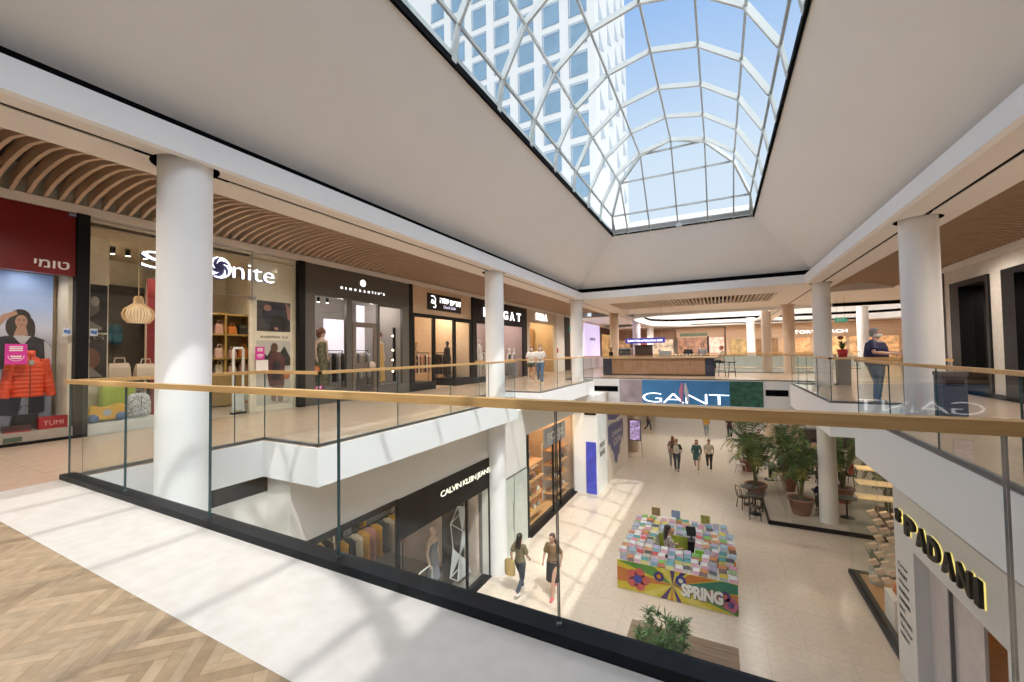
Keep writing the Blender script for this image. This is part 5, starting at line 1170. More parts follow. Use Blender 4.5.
# watch shop
S('wall_left', MB().box(-9.0,-8.9,12.7,18.2,ZL,-1.3).box(-8.9,-6.2,12.7,12.75,ZL,-1.3).box(-8.9,-6.2,18.15,18.2,ZL,-1.3).box(-8.9,-6.2,12.7,18.2,-1.35,-1.3), mat('watch_shop_wall', (.50,.35,.23), .6))
S('floor', MB().box(-8.9,-6.1,12.8,18.15,ZL,ZL+.006), ORANGE_W)
u2 = T('storefront', 'lower floor watch shop front with a grey name plate and wooden interior', 'shop', (-6, 15.5, ZL))
P('frame', MB().box(-6.06,-5.95,12.75,12.86,ZL,-1.5).box(-6.04,-5.96,15.2,15.26,ZL,-1.6).box(-6.04,-5.96,16.0,16.06,ZL,-1.6).box(-6.06,-5.95,18.1,18.2,ZL,-1.5).box(-6.3,-5.85,12.8,18.2,ZL,ZL+.03), BLACKM, u2)
P('name_plate', MB().box(-6.03,-5.97,14.3,16.65,-2.3,-1.6), mat('plate_grey', (.33,.34,.33), .4), u2); text('FOSSIL', mat('letter_dark_metal', (.75,.72,.66), .4), (-5.965,14.62,-2.1), *UY, 1.9, .3, .02, 'lettering', u2)
P('glass', MB().add([(-6,12.86,ZL),(-6,15.2,ZL),(-6,15.2,-1.55),(-6,12.86,-1.55)], [(0,1,2,3)]).add([(-6,16.05,ZL),(-6,18.1,ZL),(-6,18.1,-1.55),(-6,16.05,-1.55)], [(0,1,2,3)]), GLASS, u2)
for i, (ya, yb_) in enumerate(((13.2,15.0),(16.2,17.9))):
    t = T('display_shelves', ('white display shelves with small goods in the left window of the watch shop','white display shelves with bags in the right window of the watch shop')[i], 'shelf', (-6.5,(ya+yb_)/2,ZL))
    P('back_panel', MB().box(-6.9,-6.86,ya,yb_,ZL,-2.6), mat('shelf_white', (.62,.62,.6), .5), t)
    for k in range(4): P('shelf_board', MB().box(-6.86,-6.3,ya,yb_,ZL+.3+.6*k,ZL+.34+.6*k), ORANGE_W, t)
    for k in range(3):
        for j in range(5):
            y = ya+.2+(yb_-ya-.4)*j/4; c_ = GC[(j*3+k+i) % 8]
            one('watch_stand', MB().lathe([(.07,ZL+.34+.6*k),(.09,ZL+.42+.6*k),(.05,ZL+.5+.6*k)], (-6.5,y,0), 10), mat('stand_'+c_[0], c_[1], .4), f'small {c_[0]} display piece on the {("lowest","middle","upper")[k]} shelf of the watch shop, {("left","right")[i]} window', 'display piece', 'display pieces in the watch shop')
ct2 = T('shop_counter', 'honey wood counter inside the watch shop doorway', 'counter', (-7.2,15.6,ZL)); P('body', MB().box(-7.6,-7.0,15.3,16.0,ZL,ZL+1.5), ORANGE_W, ct2); P('top', MB().box(-7.65,-6.95,15.25,16.05,ZL+1.5,ZL+1.55), mat('pale_table', (.45,.38,.3)), ct2)
# white pier with the blue strip and the hoarding
S('wall_left', MB().box(-6.0,-4.9,17.86,19.5,ZL,-.6), W_FASC)
pr = T('pier_panel', 'tall white pier panel with a bright blue strip and black lettering on its side', 'sign', (-5.3,17.85,ZL))
P('blue_strip', MB().box(-5.43,-4.97,17.83,17.855,ZL+.01,-2.7), mat('strip_blue', (.06,.08,.62), .4, vary=.25, scale=5), pr); P('top_slot', MB().box(-5.48,-4.95,17.83,17.855,-1.5,-1.36), BLACK, pr)
text('MONT', BLACKM, (-4.895,18.22,-3.05), *UY, .95, .24, .006, 'lettering', pr); text('BLANC', BLACKM, (-4.895,18.22,-3.42), *UY, .95, .24, .006, 'lettering', pr)
S('wall_left', MB().box(-5.3,-4.9,19.5,24.4,ZL,-.65), mat('hoarding_pale', (.66,.58,.50), .6))
hb = T('hoarding_print', 'dark blue brush stroke with pale lettering printed on the pale hoarding', 'sign', (-4.89,21.5,ZL+.6))
m = MB(); qq = random.Random(9); top = []; bot = []
for i in range(25):
    k = i/24; y = 19.75+3.4*k; zt = -2.35-.15*k+.18*qq.random(); zb = -3.0-1.25*max(0,1-abs(k-.5)*2.4)-.35*qq.random()-.2*k; top.append((-4.895,y,zt)); bot.append((-4.895,y,zb))
m.prism(top+bot[::-1], (.008,0,0)); m.prism([(-4.895,19.6,-1.2),(-4.895,23.2,-1.25),(-4.895,23.1,-2.1),(-4.895,21.3,-2.2),(-4.895,19.8,-2.0)], (.008,0,0))
P('brush_stroke', m, mat('brush_blue', (.10,.10,.24), .6, vary=.35, scale=4), hb)
text('OPENING', mat('hoard_letter', (.62,.58,.55)), (-4.885,20.5,-3.0), *UY, 2.3, .24, .004, 'lettering', hb); text('SOON', mat('hoard_letter', (.62,.58,.55)), (-4.885,20.8,-3.5), *UY, 1.6, .38, .004, 'lettering', hb)
scn = T('display_screen', 'purple lit poster screen on a metal stand beyond the hoarding', 'screen', (-4.5,25,ZL))
P('frame', MB().box(-4.9,-4.25,24.97,25.03,-4.0,-2.75), BLACKM, scn); P('picture', MB().box(-4.86,-4.29,24.955,24.97,-3.95,-2.8), mat('screen_purple', (.42,.30,.62), .4, emit=.5, vary=.8, scale=7), scn)
P('stand', MB().tube([(-4.3,25.05,-2.9),(-4.2,25.05,ZL+.02),(-5.0,25.05,ZL+.02),(-4.95,25.05,-3.9)], .03, 6), STEEL, scn)
column(-5.0, 26.6, ZL, -.63, 'tan square looking column behind the purple screen on the lower floor', TAN, .35, False)
S('wall_left', MB().box(-9,-6.0,24.4,44,ZL,-.62), mat('lower_far_wall', (.55,.45,.36), .6))
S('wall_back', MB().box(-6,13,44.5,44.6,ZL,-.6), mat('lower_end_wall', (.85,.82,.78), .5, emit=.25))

# ------------------------------------------------------------------ the card stall
KX0, KX1, KY0 = -2.58, .26, 11.1; KT = -4.25
st_ = T('card_stall', 'square sales stall with yellow flower printed sides and lettering', 'stall', (-1.16,12.4,ZL))
KY = mat('stall_yellow', (.62,.50,.03), .45, vary=.05); KWH = mat('stall_white', (.62,.6,.56), .5)
def shelf(name, x0_, x1_, y0_, y1_, zt): P(name, MB().box(x0_, x1_, y0_, y1_, ZL, zt), [KWH], st_)
shelf('front_counter', KX0+.02, KX1, KY0+.02, 11.75, KT-.0); shelf('left_counter', KX0+.02, -1.8, 11.76, 14.0, KT); shelf('rear_counter', -1.79, KX1, 13.3, 14.0, KT); shelf('right_counter', -.75, KX1, 12.3, 13.29, KT)
yp = KY0+.02
def graphic(y, xa, xb, za, zb, cx_, cz_, seed, name, sub=None):
    P(name, MB().box(xa, xb, y-.012, y, za, zb), KY, st_)
    # rays clipped to the panel
    def edgept(a):
        dx, dz = cos(a), sin(a); t_ = min([ (xb-cx_)/dx if dx > 1e-6 else 1e9, (xa-cx_)/dx if dx < -1e-6 else 1e9, (zb-cz_)/dz if dz > 1e-6 else 1e9, (za-cz_)/dz if dz < -1e-6 else 1e9 ]); return (cx_+dx*t_, cz_+dz*t_)
    ms = [mat('ray_purple', (.07,.035,.16)), mat('ray_orange', (.55,.17,.03)), mat('ray_green', (.10,.28,.05)), mat('ray_teal', (.03,.20,.13)), mat('ray_lemon', (.68,.60,.12))]
    m = MB(); sp_ = [(80,98,0),(20,42,1),(48,62,0),(5,18,3),(-12,4,1),(108,128,4),(140,166,2),(172,188,1),(205,222,4),(232,250,0),(262,272,1),(285,300,0),(318,338,4),(345,352,2)]
    for a0, a1, k in sp_:
        pts_ = [(cx_, cz_)]+[edgept(radians(a0+(a1-a0)*i/6)) for i in range(7)]
        m.prism([(x, y-.0125, z) for x, z in pts_], (0,-.001,0), k)
    P('printed_rays', m, ms, st_)
def flower(y, cx_, cz_, r, c1, c2, name='printed_flower'):
    m = MB()
    for k in range(8 if r < .14 else 5):
        nn = 8 if r < .14 else 5; a = 2*pi*k/nn; q_ = r*(.36 if nn == 8 else .5)
        m.prism([(cx_+r*.65*cos(a)+q_*cos(b_), y-.016, cz_+r*.65*sin(a)+q_*sin(b_)) for b_ in [2*pi*j/12 for j in range(12)]], (0,-.001,0), 0)
    m.prism([(cx_+r*.42*cos(b_), y-.019, cz_+r*.42*sin(b_)) for b_ in [2*pi*j/14 for j in range(14)]], (0,-.001,0), 1)
    P(name, m, [c1, c2], st_)
PUR = mat('petal_purple', (.06,.04,.22)); RED = mat('petal_coral', (.60,.11,.09)); ORA = mat('petal_orange', (.62,.22,.03)); BLU = mat('petal_blue', (.05,.06,.35))
graphic(yp, KX0, KX1, ZL+.02, KT+.02, -1.2, ZL+.4, 1, 'front_panel')
flower(yp, -2.05, ZL+.36, .26, RED, BLU); flower(yp, -1.52, ZL+.55, .13, PUR, ORA); flower(yp, -1.0, ZL+.56, .13, BLU, mat('petal_white', (.7,.68,.5))); flower(yp, -.02, ZL+.42, .13, PUR, RED); flower(yp, .1, ZL+.25, .15, mat('petal_pink', (.55,.12,.25)), PUR)
text('SPRING', mat('letter_shadow', (.12,.1,.06)), (-.98,yp-.021,ZL+.18), *UX, .95, .34, .002, 'lettering_shadow', st_, None, .07, .95)
text('SPRING', mat('letter_white', (.85,.84,.8)), (-.99,yp-.025,ZL+.2), *UX, .93, .32, .003, 'lettering', st_, 'white bubble letters', .05, .95)
graphic(12.29, -.75, KX1, ZL+.02, KT+.02, -.4, ZL+.4, 2, 'right_front_panel'); flower(12.29, .05, ZL+.4, .13, PUR, RED); flower(12.29, -.55, ZL+.5, .12, BLU, ORA)
P('inner_panel', MB().box(-1.78, -.76, 13.28, 13.3, ZL, KT), mat('inner_green', (.30,.36,.03), .5, vary=.3, scale=4), st_)
P('side_panel', MB().box(KX0-.0, KX0+.02, KY0+.02, 14.0, ZL, KT), KWH, st_)
# cards and small books: one object each
BOOKC = [('white',(.72,.70,.68)),('pink',(.62,.22,.32)),('pale blue',(.35,.48,.62)),('lilac',(.42,.35,.52)),('red',(.55,.05,.05)),('green',(.16,.42,.06)),('yellow',(.68,.52,.05)),('grey',(.33,.34,.36)),('black',(.05,.05,.06)),('cream',(.66,.58,.45)),('orange',(.6,.2,.05)),('teal',(.06,.28,.30))]
bk = random.Random(11); protos = {}; nb_ = 0
def book(x, y, z, w_, d_, h_, tilt, side, rz):
    global nb_
    nm, c_ = BOOKC[[0,0,0,1,2,2,3,4,5,6,7,0,8,9,9,10,11,7,3,0][bk.randrange(20)]]
    nb_ += 1; key = (nm,)
    lb = f'{nm} card pack or small book in the {side} display of the flower stall'
    if key not in protos:
        t = T('small_book', lb, 'book', (0,0,0), 'card packs and books on the flower stall')
        P('cover', MB().box(-.09,.09,-.105,.105,0,.025), mat('cover_'+nm.replace(' ','_'), tuple(.8*q_ for q_ in c_), .45, vary=.2, scale=22), t)
        P('printed_motif', MB().box(-.09,.09,-.105,.01,.025,.027), mat('motif_'+nm.replace(' ','_'), tuple(.15*c_[i]+.55*BOOKC[(len(protos)*5+3) % 12][1][i] for i in range(3)), .4, vary=.3, scale=26), t)
        protos[key] = t
    else: t = dup(protos[key], (0,0,0), 0, lb)
    t.location = (x+bk.uniform(-.03,.03), y+bk.uniform(-.03,.03), z+bk.uniform(0,.04)); t.rotation_euler = (tilt+bk.uniform(-.2,.25), bk.uniform(-.1,.1), rz*2.5)
for j in range(3):
    for i in range(14): book(KX0+.12+.2*i, KY0+.13+.21*j, KT+.03+.09*j, .2,.2,.03, .7, 'front', bk.uniform(-.08,.08))
for j in range(9):
    for i in range(4): book(KX0+.13+.19*i, 11.9+.235*j, KT+.03+.05*(3-abs(i-1.5)), .2,.2,.03, .45, 'left', bk.uniform(-.15,.15))
for j in range(3):
    for i in range(9): book(-1.66+.21*i, 13.4+.23*j, KT+.03+.08*j, .2,.2,.03, .5, 'rear', bk.uniform(-.12,.12))
for j in range(4):
    for i in range(5): book(-.64+.2*i, 12.42+.23*j, KT+.03+.07*j, .2,.2,.03, .5, 'right', bk.uniform(-.12,.12))
for i, (x, y, n_, c_) in enumerate(((-1.95,13.95,'brown',(.25,.16,.07)),(-.5,13.9,'olive',(.3,.28,.06)),(-1.35,13.95,'blue grey',(.2,.26,.4)))):
    t = T('display_stand', f'small {n_} upright sign standing above the rear display of the flower stall', 'sign', (x,y,KT)); P('card', MB().obox((x,y,KT+.38),(.13,0,0),(0,.02,.12),(0,.008,0)), mat('card_'+n_.replace(' ','_'), c_, .5, vary=.4, scale=12), t); P('stem', MB().cyl((x,y),.01,KT,KT+.28,6), STEEL, t)
person('person with long dark hair in a patterned top seated inside the flower stall', (-1.42,12.35,ZL), radians(-60), mat('cloth_pattern', (.36,.30,.28), .7, vary=.8, scale=18), DK, HB, h=1.66, pose='sit', long=True, lift=.12)
t = T('stool', 'low dark stool under the person inside the flower stall', 'stool', (-1.42,12.35,ZL)); P('seat', MB().cyl((-1.42,12.35),.18,ZL+.48,ZL+.53,16), BLACKM, t); P('post', MB().cyl((-1.42,12.35),.03,ZL+.02,ZL+.48,10), STEEL, t); P('base', MB().cyl((-1.42,12.35),.2,ZL,ZL+.02,16), STEEL, t)
t = T('cash_register', 'black till with a screen on the right counter of the flower stall', 'till', (-.66,13.15,KT)); P('base', MB().box(-.95,-.76,12.9,13.2,ZL,KT+.05), BLACKM, t); P('screen', MB().obox((-.86,13.05,KT+.3),(.13,.03,0),(-.02,.05,.12),(.002,-.008,.003)), BLACKM, t); P('neck', MB().cyl((-.86,13.1),.02,KT+.05,KT+.25,8), BLACKM, t)
one('green_bag', MB().box(-.72,-.5,12.26,12.28,KT-.02,KT+.14), mat('bag_lime', (.2,.55,.03)), 'bright green bag hung on the right counter of the flower stall', 'bag')

# ------------------------------------------------------------------ wooden bench with grass
wb = T('wooden_bench', 'wide low brown wooden bench platform below the front glass', 'bench', (-.8,8.7,ZL))
BWD = wood_mat('bench_wood', (.19,.115,.065), (.28,.185,.11), .5, (1,12,12))
for k in range(6): P('plank', MB().box(-1.85,.2,7.9+.23*k+.004,7.9+.23*(k+1)-.004,ZL+.40,ZL+.45), BWD, wb)
P('plinth', MB().box(-1.8,.15,7.95,9.23,ZL,ZL+.40), mat('bench_dark', (.1,.065,.04), .6), wb)
gp = T('grass_plant', 'bushy spiky green plant growing on the wooden bench', 'plant', (-1.05,8.4,ZL+.45))
P('pot', MB().lathe([(.16,ZL+.45),(.2,ZL+.6),(.18,ZL+.6),(.16,ZL+.55)], (-1.05,8.4,0), 16), mat('pot_brown', (.12,.08,.05), .6), gp)
m = MB(); q = random.Random(8)
for k in range(44):
    a = q.random()*2*pi; r = .12+.46*q.random(); tip = Vector((-1.05+r*cos(a), 8.4+r*sin(a), ZL+.75+.55*q.random()*(1-r*.6)))
    m.tube([(-1.05+.08*cos(a), 8.4+.08*sin(a), ZL+.55), (-1.05+r*.5*cos(a), 8.4+r*.5*sin(a), tip.z-.15), tip], .008, 4)
    for l in range(20):
        d_ = Vector((q.uniform(-1,1), q.uniform(-1,1), q.uniform(-.1,1.1))).normalized(); L = q.uniform(.14,.26); s_ = d_.cross(Vector((q.random(), q.random(), q.random()))).normalized()*.011; p = tip-Vector((0,0,.1*q.random()))
        m.add([p-s_, p+s_, p+d_*L*.6+s_, p+d_*L*.6-s_, p+d_*L-Vector((0,0,.03))], [(0,1,2,3),(3,2,4)])
P('foliage', m, mat('grass_green', (.10,.20,.06), .5, vary=.5, scale=7), gp)

# ------------------------------------------------------------------ right lower cafe
ZP = ZL+.1
S('floor', MB().box(1.5,13,17.5,34,ZL,ZP), STONE_L)
S('trim_14', MB().box(1.46,13,17.44,17.5,ZL,ZP+.04).box(1.44,1.5,17.44,34,ZL,ZP+.04), BLACKM)
S('wall_right', MB().box(9.0,9.2,10.8,40,ZL,-.8), mat('cafe_wall', (.20,.13,.09), .7))
gs = T('glass_screen', 'low glass screen along the edge of the cafe platform', 'screen')
for a, b_ in ((2.2,3.05),(3.75,4.6),(4.65,5.6)): P('glass_panel', MB().box(a,b_,17.62,17.635,ZP,ZP+1.15), [GLASS], gs)
for a, b_ in ((18.2,19.6),(19.7,21.1),(21.2,22.6)): P('glass_panel', MB().box(2.1,2.115,a,b_,ZP,ZP+1.15), [GLASS], gs)
t = T('glass_wall', 'tall frameless glass screen closing the cafe beside the white column', 'screen', (5,17.4,ZP)); 
for a, b_ in ((3.7,5.2),(5.25,6.8)): P('glass_panel', MB().add([(a,17.3,ZL),(b_,17.3,ZL),(b_,17.3,-.82),(a,17.3,-.82)], [(0,1,2,3)]), GLASS, t)
TC = mat('terracotta_pot', (.30,.12,.075), .7, vary=.15, scale=8)
FR = [mat('frond_a', (.05,.11,.025), .5, vary=.4, scale=6), mat('frond_b', (.10,.15,.03), .5, vary=.4, scale=6), mat('frond_c', (.26,.25,.04), .5, vary=.4, scale=6)]
def palm(x, y, z, h, spread, potr, label, seed, pot=True, nf=24, poth=.6):
    t = T('potted_palm', label, 'plant', (x,y,z), 'palms of the lower cafe'); q = random.Random(seed)
    P('pot', MB().lathe([(potr*.66,z),(potr*.95,z+poth-.08),(potr*1.04,z+poth-.08),(potr*1.04,z+poth),(potr*.9,z+poth),(potr*.88,z+poth-.06)], (x,y,0), 22), TC, t)
    P('soil', MB().cyl((x,y),potr*.88,z+poth-.09,z+poth-.05,16), mat('soil', (.06,.04,.03), .9, vary=.4, scale=30), t)
    m = MB(); zb = z+poth-.05
    for k in range(5): 
        a = q.random()*6.3; m.tube([(x+.05*cos(a),y+.05*sin(a),zb),(x+.12*cos(a),y+.12*sin(a),zb+h*.35)], [.03,.02], 6)
    P('stems', m, mat('palm_stem', (.12,.12,.04), .6), t)
    m = MB()
    for k in range(nf):
        a = 2*pi*k/nf*1.618*3+q.random()*.5; L = spread*(.6+.5*q.random()); zt = zb+h*(.5+.5*q.random()); p0 = Vector((x+.1*cos(a), y+.1*sin(a), zb+h*.2)); pts_ = []
        for i in range(11):
            u = i/10; pts_.append(Vector((x+(.08+L*u**1.2)*cos(a), y+(.08+L*u**1.2)*sin(a), p0.z+(zt-p0.z)*sin(u*2.1)/.9*.95-.25*spread*u**3)))
        mi = q.choice((0,0,1,1,2)); m.tube(pts_, .009, 4, mi)
        s_ = Vector((-sin(a), cos(a), 0))
        for i in range(2, 11):
            for sd in (-1, 1):
                for hh in (0, .5):
                    p = pts_[i] if not hh or i == 10 else (pts_[i]+pts_[i+1])/2
                    d_ = (pts_[i]-pts_[i-1]).normalized(); l_ = .34*spread*(1-abs(i/10-.5)*1.1); tip = p+(s_*sd*.85+d_*.55)*l_+Vector((0,0,-.14*l_-.08*q.random())); w_ = d_*.028
                    m.add([p-w_*.4, p+w_*.4, (p+tip)/2+w_+Vector((0,0,.02)), (p+tip)/2-w_+Vector((0,0,.02)), tip], [(0,1,2,3),(3,2,4)], mi)
    P('fronds', m, FR, t); return t
palm(1.3,20.7,ZL,2.3,1.15,.42,'tall yellow green palm in a clay pot, nearest on the aisle',3,poth=.5,nf=26)
palm(2.62,18.75,ZP,2.0,.95,.42,'bushy palm in a large clay pot behind the low glass screen',4,nf=28)
palm(2.6,21.6,ZP,1.7,.9,.34,'smaller palm behind the bushy one in a dark clay pot',5)
palm(4.35,20.9,ZP,2.1,.9,.38,'palm in the shade right of the white column',6)
palm(5.1,18.6,ZP,1.9,.75,.34,'palm with a clay pot behind the tall glass at the right of the cafe',7)
palm(1.2,24.6,ZL,2.2,1.05,.4,'palm further back along the aisle edge of the cafe',8,nf=18)
palm(2.85,23.9,ZP,2.2,1.0,.36,'palm at the back of the cafe before the tan column',9)
def cafe_chair(x, y, z, rz, label, m=None, g='dark bentwood chairs of the lower cafe'):
    m = m or mat('bentwood', (.05,.03,.02), .4); t = T('cafe_chair', label, 'chair', (x,y,z), g, 0)
    def L(a, b_, c_): return (x+a*cos(rz)-b_*sin(rz), y+a*sin(rz)+b_*cos(rz), z+c_)
    P('seat', MB().lathe([(.03,.44),(.2,.44),(.21,.46),(.2,.475),(.03,.475)], (x,y,z), 18), m, t)
    for a, b_ in ((-.15,-.14),(.15,-.14),(-.16,.15),(.16,.15)): P('leg', MB().tube([L(a*.9,b_*.9,.45), L(a*1.25,b_*1.25,0)], .016, 6), m, t)
    P('backrest', MB().tube([L(-.18,-.14,.45),L(-.19,-.2,.75),L(-.12,-.23,.9),L(.12,-.23,.9),L(.19,-.2,.75),L(.18,-.14,.45)], .015, 6), m, t); P('back_hoop', MB().tube([L(-.09,-.16,.46),L(-.08,-.2,.74),L(.08,-.2,.74),L(.09,-.16,.46)], .01, 5), m, t)
def cafe_table(x, y, z, label, g='round tables of the lower cafe', r=.32, h=.74):
    t = T('cafe_table', label, 'table', (x,y,z), g); m = mat('table_dark', (.06,.055,.05), .35)
    P('top', MB().cyl((x,y),r,z+h-.03,z+h,22), m, t); P('post', MB().cyl((x,y),.03,z+.02,z+h-.03,10), BLACKM, t); P('foot', MB().lathe([(.22,z),(.2,z+.03),(.04,z+.05)], (x,y,0), 18), BLACKM, t)
cafe_table(.95,19.3,ZL,'small round dark table below the tall palm, left one'); cafe_table(1.1,18.3,ZL,'small round dark table at the corner of the cafe platform')
cafe_chair(.72,18.75,ZL,radians(-60),'dark bentwood chair facing the corner table, left of it'); cafe_chair(1.05,17.75,ZL,radians(0),'dark bentwood chair in front of the corner table'); cafe_chair(1.2,18.85,ZL,radians(170),'dark bentwood chair between the two small tables')
cafe_chair(.85,24.0,ZL,radians(-30),'silver chair beside the aisle far along the cafe', STEEL); cafe_table(1.6,26.0,ZP,'round table far along the aisle side of the cafe')
cafe_table(3.4,19.6,ZP,'round table behind the bushy palm'); cafe_chair(3.35,19.05,ZP,radians(0),'dark chair under the person in navy in the cafe')
person('person in a dark navy top seated with the back to us in the cafe', (3.35,19.1,ZP), 0, NV, DK, HB, h=1.66, pose='sit')
cafe_table(4.05,19.0,ZP,'small square looking table right of the white column'); cafe_table(2.0,23.0,ZP,'round table by the palms with a laptop'); cafe_chair(2.45,23.0,ZP,radians(90),'dark chair at the laptop table')
person('person in black seated at the laptop table', (2.45,23.0,ZP), radians(90), DK, DK, HBR, h=1.7, pose='sit', female=False)
t = T('laptop', 'open silver laptop on a cafe table among the palms', 'laptop', (2.0,23.0,ZP+.74)); P('base', MB().box(1.87,2.13,22.85,23.15,ZP+.74,ZP+.755), STEEL, t); P('screen', MB().obox((1.84,23.0,ZP+.86),(0,.15,0),(-.04,0,.1),(.004,0,.002)), STEEL, t)
person('person in a tan top standing at the back of the cafe', (4.15,25.2,ZP), 0, TN, DK, HB, h=1.72, pose='stand', female=False)
person('person in dark clothes standing left of the one in the tan top', (3.9,25.7,ZP), 0, DK, DK, HB, h=1.7, female=False)
person('person in a pale pink top seated in front of the tan top', (4.05,23.2,ZP), 0, PKC, DK, HBL, h=1.64, pose='sit'); cafe_chair(4.05,23.15,ZP,0,'dark chair under the person in pale pink')
person('person in black standing behind the palms on the aisle side', (1.9,26.9,ZP), radians(200), DK, DK, HB, h=1.7, female=False)
person('person in dark clothes seated far along the aisle side of the cafe', (1.5,27.6,ZP), radians(90), DK, DND, HB, h=1.7, pose='sit', female=False); cafe_chair(1.5,27.6,ZP,radians(90),'dark chair far along the aisle side of the cafe')
person('person in red seated in the shade of the cafe right of the white column', (5.2,23.5,ZP), radians(60), M2('red', (.4,.03,.03)), DK, HBL, h=1.66, pose='sit'); cafe_chair(5.2,23.5,ZP,radians(60),'dark chair under the person in red')
one('back_counter', MB().box(3.2,8.8,31.5,32.2,ZP,ZP+1.1), mat('cafe_counter_dark', (.05,.035,.03), .5), 'dark counter at the very back of the lower cafe', 'counter')

# ------------------------------------------------------------------ jeweller portal at the right
PW_ = mat('portal_white', (.74,.75,.76), .35, vary=.01)
S('wall_right', MB().wall(0, 3.0, .9, -8, 10.65, ZL, -1.4, [(7.12,9.78,ZL,-2.32)]), PW_)
S('floor', MB().box(3.0,9,2,10.6,ZL,ZL+.006), ORANGE_W)
S('wall_right', MB().box(3.9,9,10.55,10.6,ZL,-1.4).box(8.9,9,2,10.6,ZL,-1.4).box(3.9,9,2,10.6,-1.5,-1.4), ORANGE_W)
pt = T('storefront', 'white jeweller portal with thick black gold edged capitals at the lower right', 'shop', (3.0,8.5,ZL))
EDG = mat('gold_edge_glow', (.9,.72,.2), .4, emit=.7)
zs_ = ((10.18,.5,'P'),(9.68,.42,'A'),(9.24,.44,'D'),(8.78,.42,'A'),(8.33,.42,'N'),(7.88,.2,'I'))
for yy, w_, ch in zs_:
    text(ch, EDG, (2.996,yy-.215,-2.08), *UN, w_-.06, .36, .012, 'letter_edge', pt, None, .04); text(ch, BLACKM, (2.985,yy-.22,-2.07), *UN, w_-.07, .35, .05, 'letter', pt, 'thick black capital', .03)
m = MB()
for dy, dz in ((-.06,0),(.06,0),(0,.09),(0,-.09)): m.lathe([(.06,0),(.06,.04)], (0,0,0), 12)
for i, (dy, dz) in enumerate(((-.05,.05),(.05,.05),(-.05,-.06),(.05,-.06))):
    for j in range(24): pass
m = MB(); g2 = MB()
for dy, dz in ((-.05,.06),(.05,.06),(-.04,-.05),(.04,-.05),(0,0)):
    m.prism([(2.94,10.29+dy+.065*cos(a),-1.86+dz+.065*sin(a)) for a in [2*pi*j/12 for j in range(12)]], (.05,0,0)); g2.prism([(2.985,10.28+dy+.08*cos(a),-1.87+dz+.08*sin(a)) for a in [2*pi*j/12 for j in range(12)]], (.012,0,0))
P('emblem', m, BLACKM, pt); P('emblem_edge', g2, EDG, pt)
for k, s_ in enumerate(('Cartier','PIAGET','Chopard','PANERAI','LONGINES','IWC','BREITLING','TAG Heuer','HUBLOT')):
    text(s_, BLACKM, (2.997,10.5,-2.85-.165*k), *UN, .14+.045*len(s_), .075, .004, 'brand_line', pt)
SL = mat('mauve_panel', (.62,.57,.58), .25)
P('sliding_panel', MB().box(3.25,3.29,8.25,9.1,ZL,-2.32), SL, pt); P('fixed_panel', MB().box(3.2,3.24,9.14,9.78,ZL,-2.32), SL, pt); P('panel_joint', MB().box(3.2,3.3,9.1,9.14,ZL,-2.32), mat('joint_grey', (.12,.12,.13)), pt)
S('trim_15', MB().box(3.9,5.0,7.9,8.25,-2.8,-2.32), BLACKM)
# glass vitrine
vt = T('glass_vitrine', 'tall glass vitrine on a black base left of the jeweller portal', 'display case', (3.2,12.7,ZL))
P('base', MB().box(3.1,3.3,10.75,14.65,ZL,ZL+.12).box(3.3,6,14.5,14.65,ZL,ZL+.12), BLACKM, vt); P('floor_plate', MB().box(3.3,6.5,10.75,14.5,ZL,ZL+.1), ORANGE_W, vt)
P('glass', MB().add([(3.15,10.75,ZL+.1),(3.15,14.6,ZL+.1),(3.15,14.6,-.9),(3.15,10.75,-.9)], [(0,1,2,3)]).add([(3.15,14.6,ZL+.1),(6,14.6,ZL+.1),(6,14.6,-.9),(3.15,14.6,-.9)], [(0,1,2,3)]), GLASS, vt)
for k in range(3): P('glass_shelf', MB().box(3.25,6.2,14.0,14.4,-2.7+.38*k,-2.66+.38*k), mat('lit_shelf', (.65,.46,.24), .4, emit=.3, vary=.05), vt)
P('back_screen', MB().box(6.3,6.4,10.8,14.5,ZL,-.9), mat('vitrine_back', (.30,.21,.13), .6), vt)
lt = T('lattice_screen', 'hanging lattice of pale wooden diamond blocks inside the vitrine', 'decoration', (3.45,13.1,ZL+.3))
WB = mat('block_wood', (.60,.42,.28), .5, emit=.12)
for r_ in range(9):
    for c_ in range(3):
        x = 3.28+.24*c_+(.12 if r_ % 2 else 0); z = -2.75-.2*r_
        P('block', MB().obox((x,13.1,z),(.075,0,.03),(-.03,0,.05),(0,.05,0)), WB, lt)
P('wires', MB().cyl((3.4,13.1),.004,ZL+.3,-.9,5).cyl((3.6,13.1),.004,ZL+.3,-.9,5), STEEL, lt)
ds2 = T('display_table', 'low white display block with an orange object inside the vitrine', 'table', (3.6,12.2,ZL+.1)); P('body', MB().box(3.3,3.85,11.9,12.5,ZL+.1,ZL+.75), WHITE, ds2); 
one('orange_vase', MB().lathe([(.08,ZL+.75),(.14,ZL+.85),(.1,ZL+1.0),(.05,ZL+1.05)], (3.5,12.2,0), 14), mat('orange_glaze', (.65,.15,.02), .3), 'round orange vase on the white block inside the vitrine', 'vase')
ag = T('agave_plant', 'spiky agave in a pale grey pot inside the vitrine corner', 'plant', (3.55,14.0,ZL+.12))
P('pot', MB().lathe([(.14,ZL+.12),(.17,ZL+.5),(.15,ZL+.5)], (3.55,14.0,0), 16), mat('pot_pale_grey', (.42,.42,.38), .6), ag)
m = MB(); q = random.Random(3)
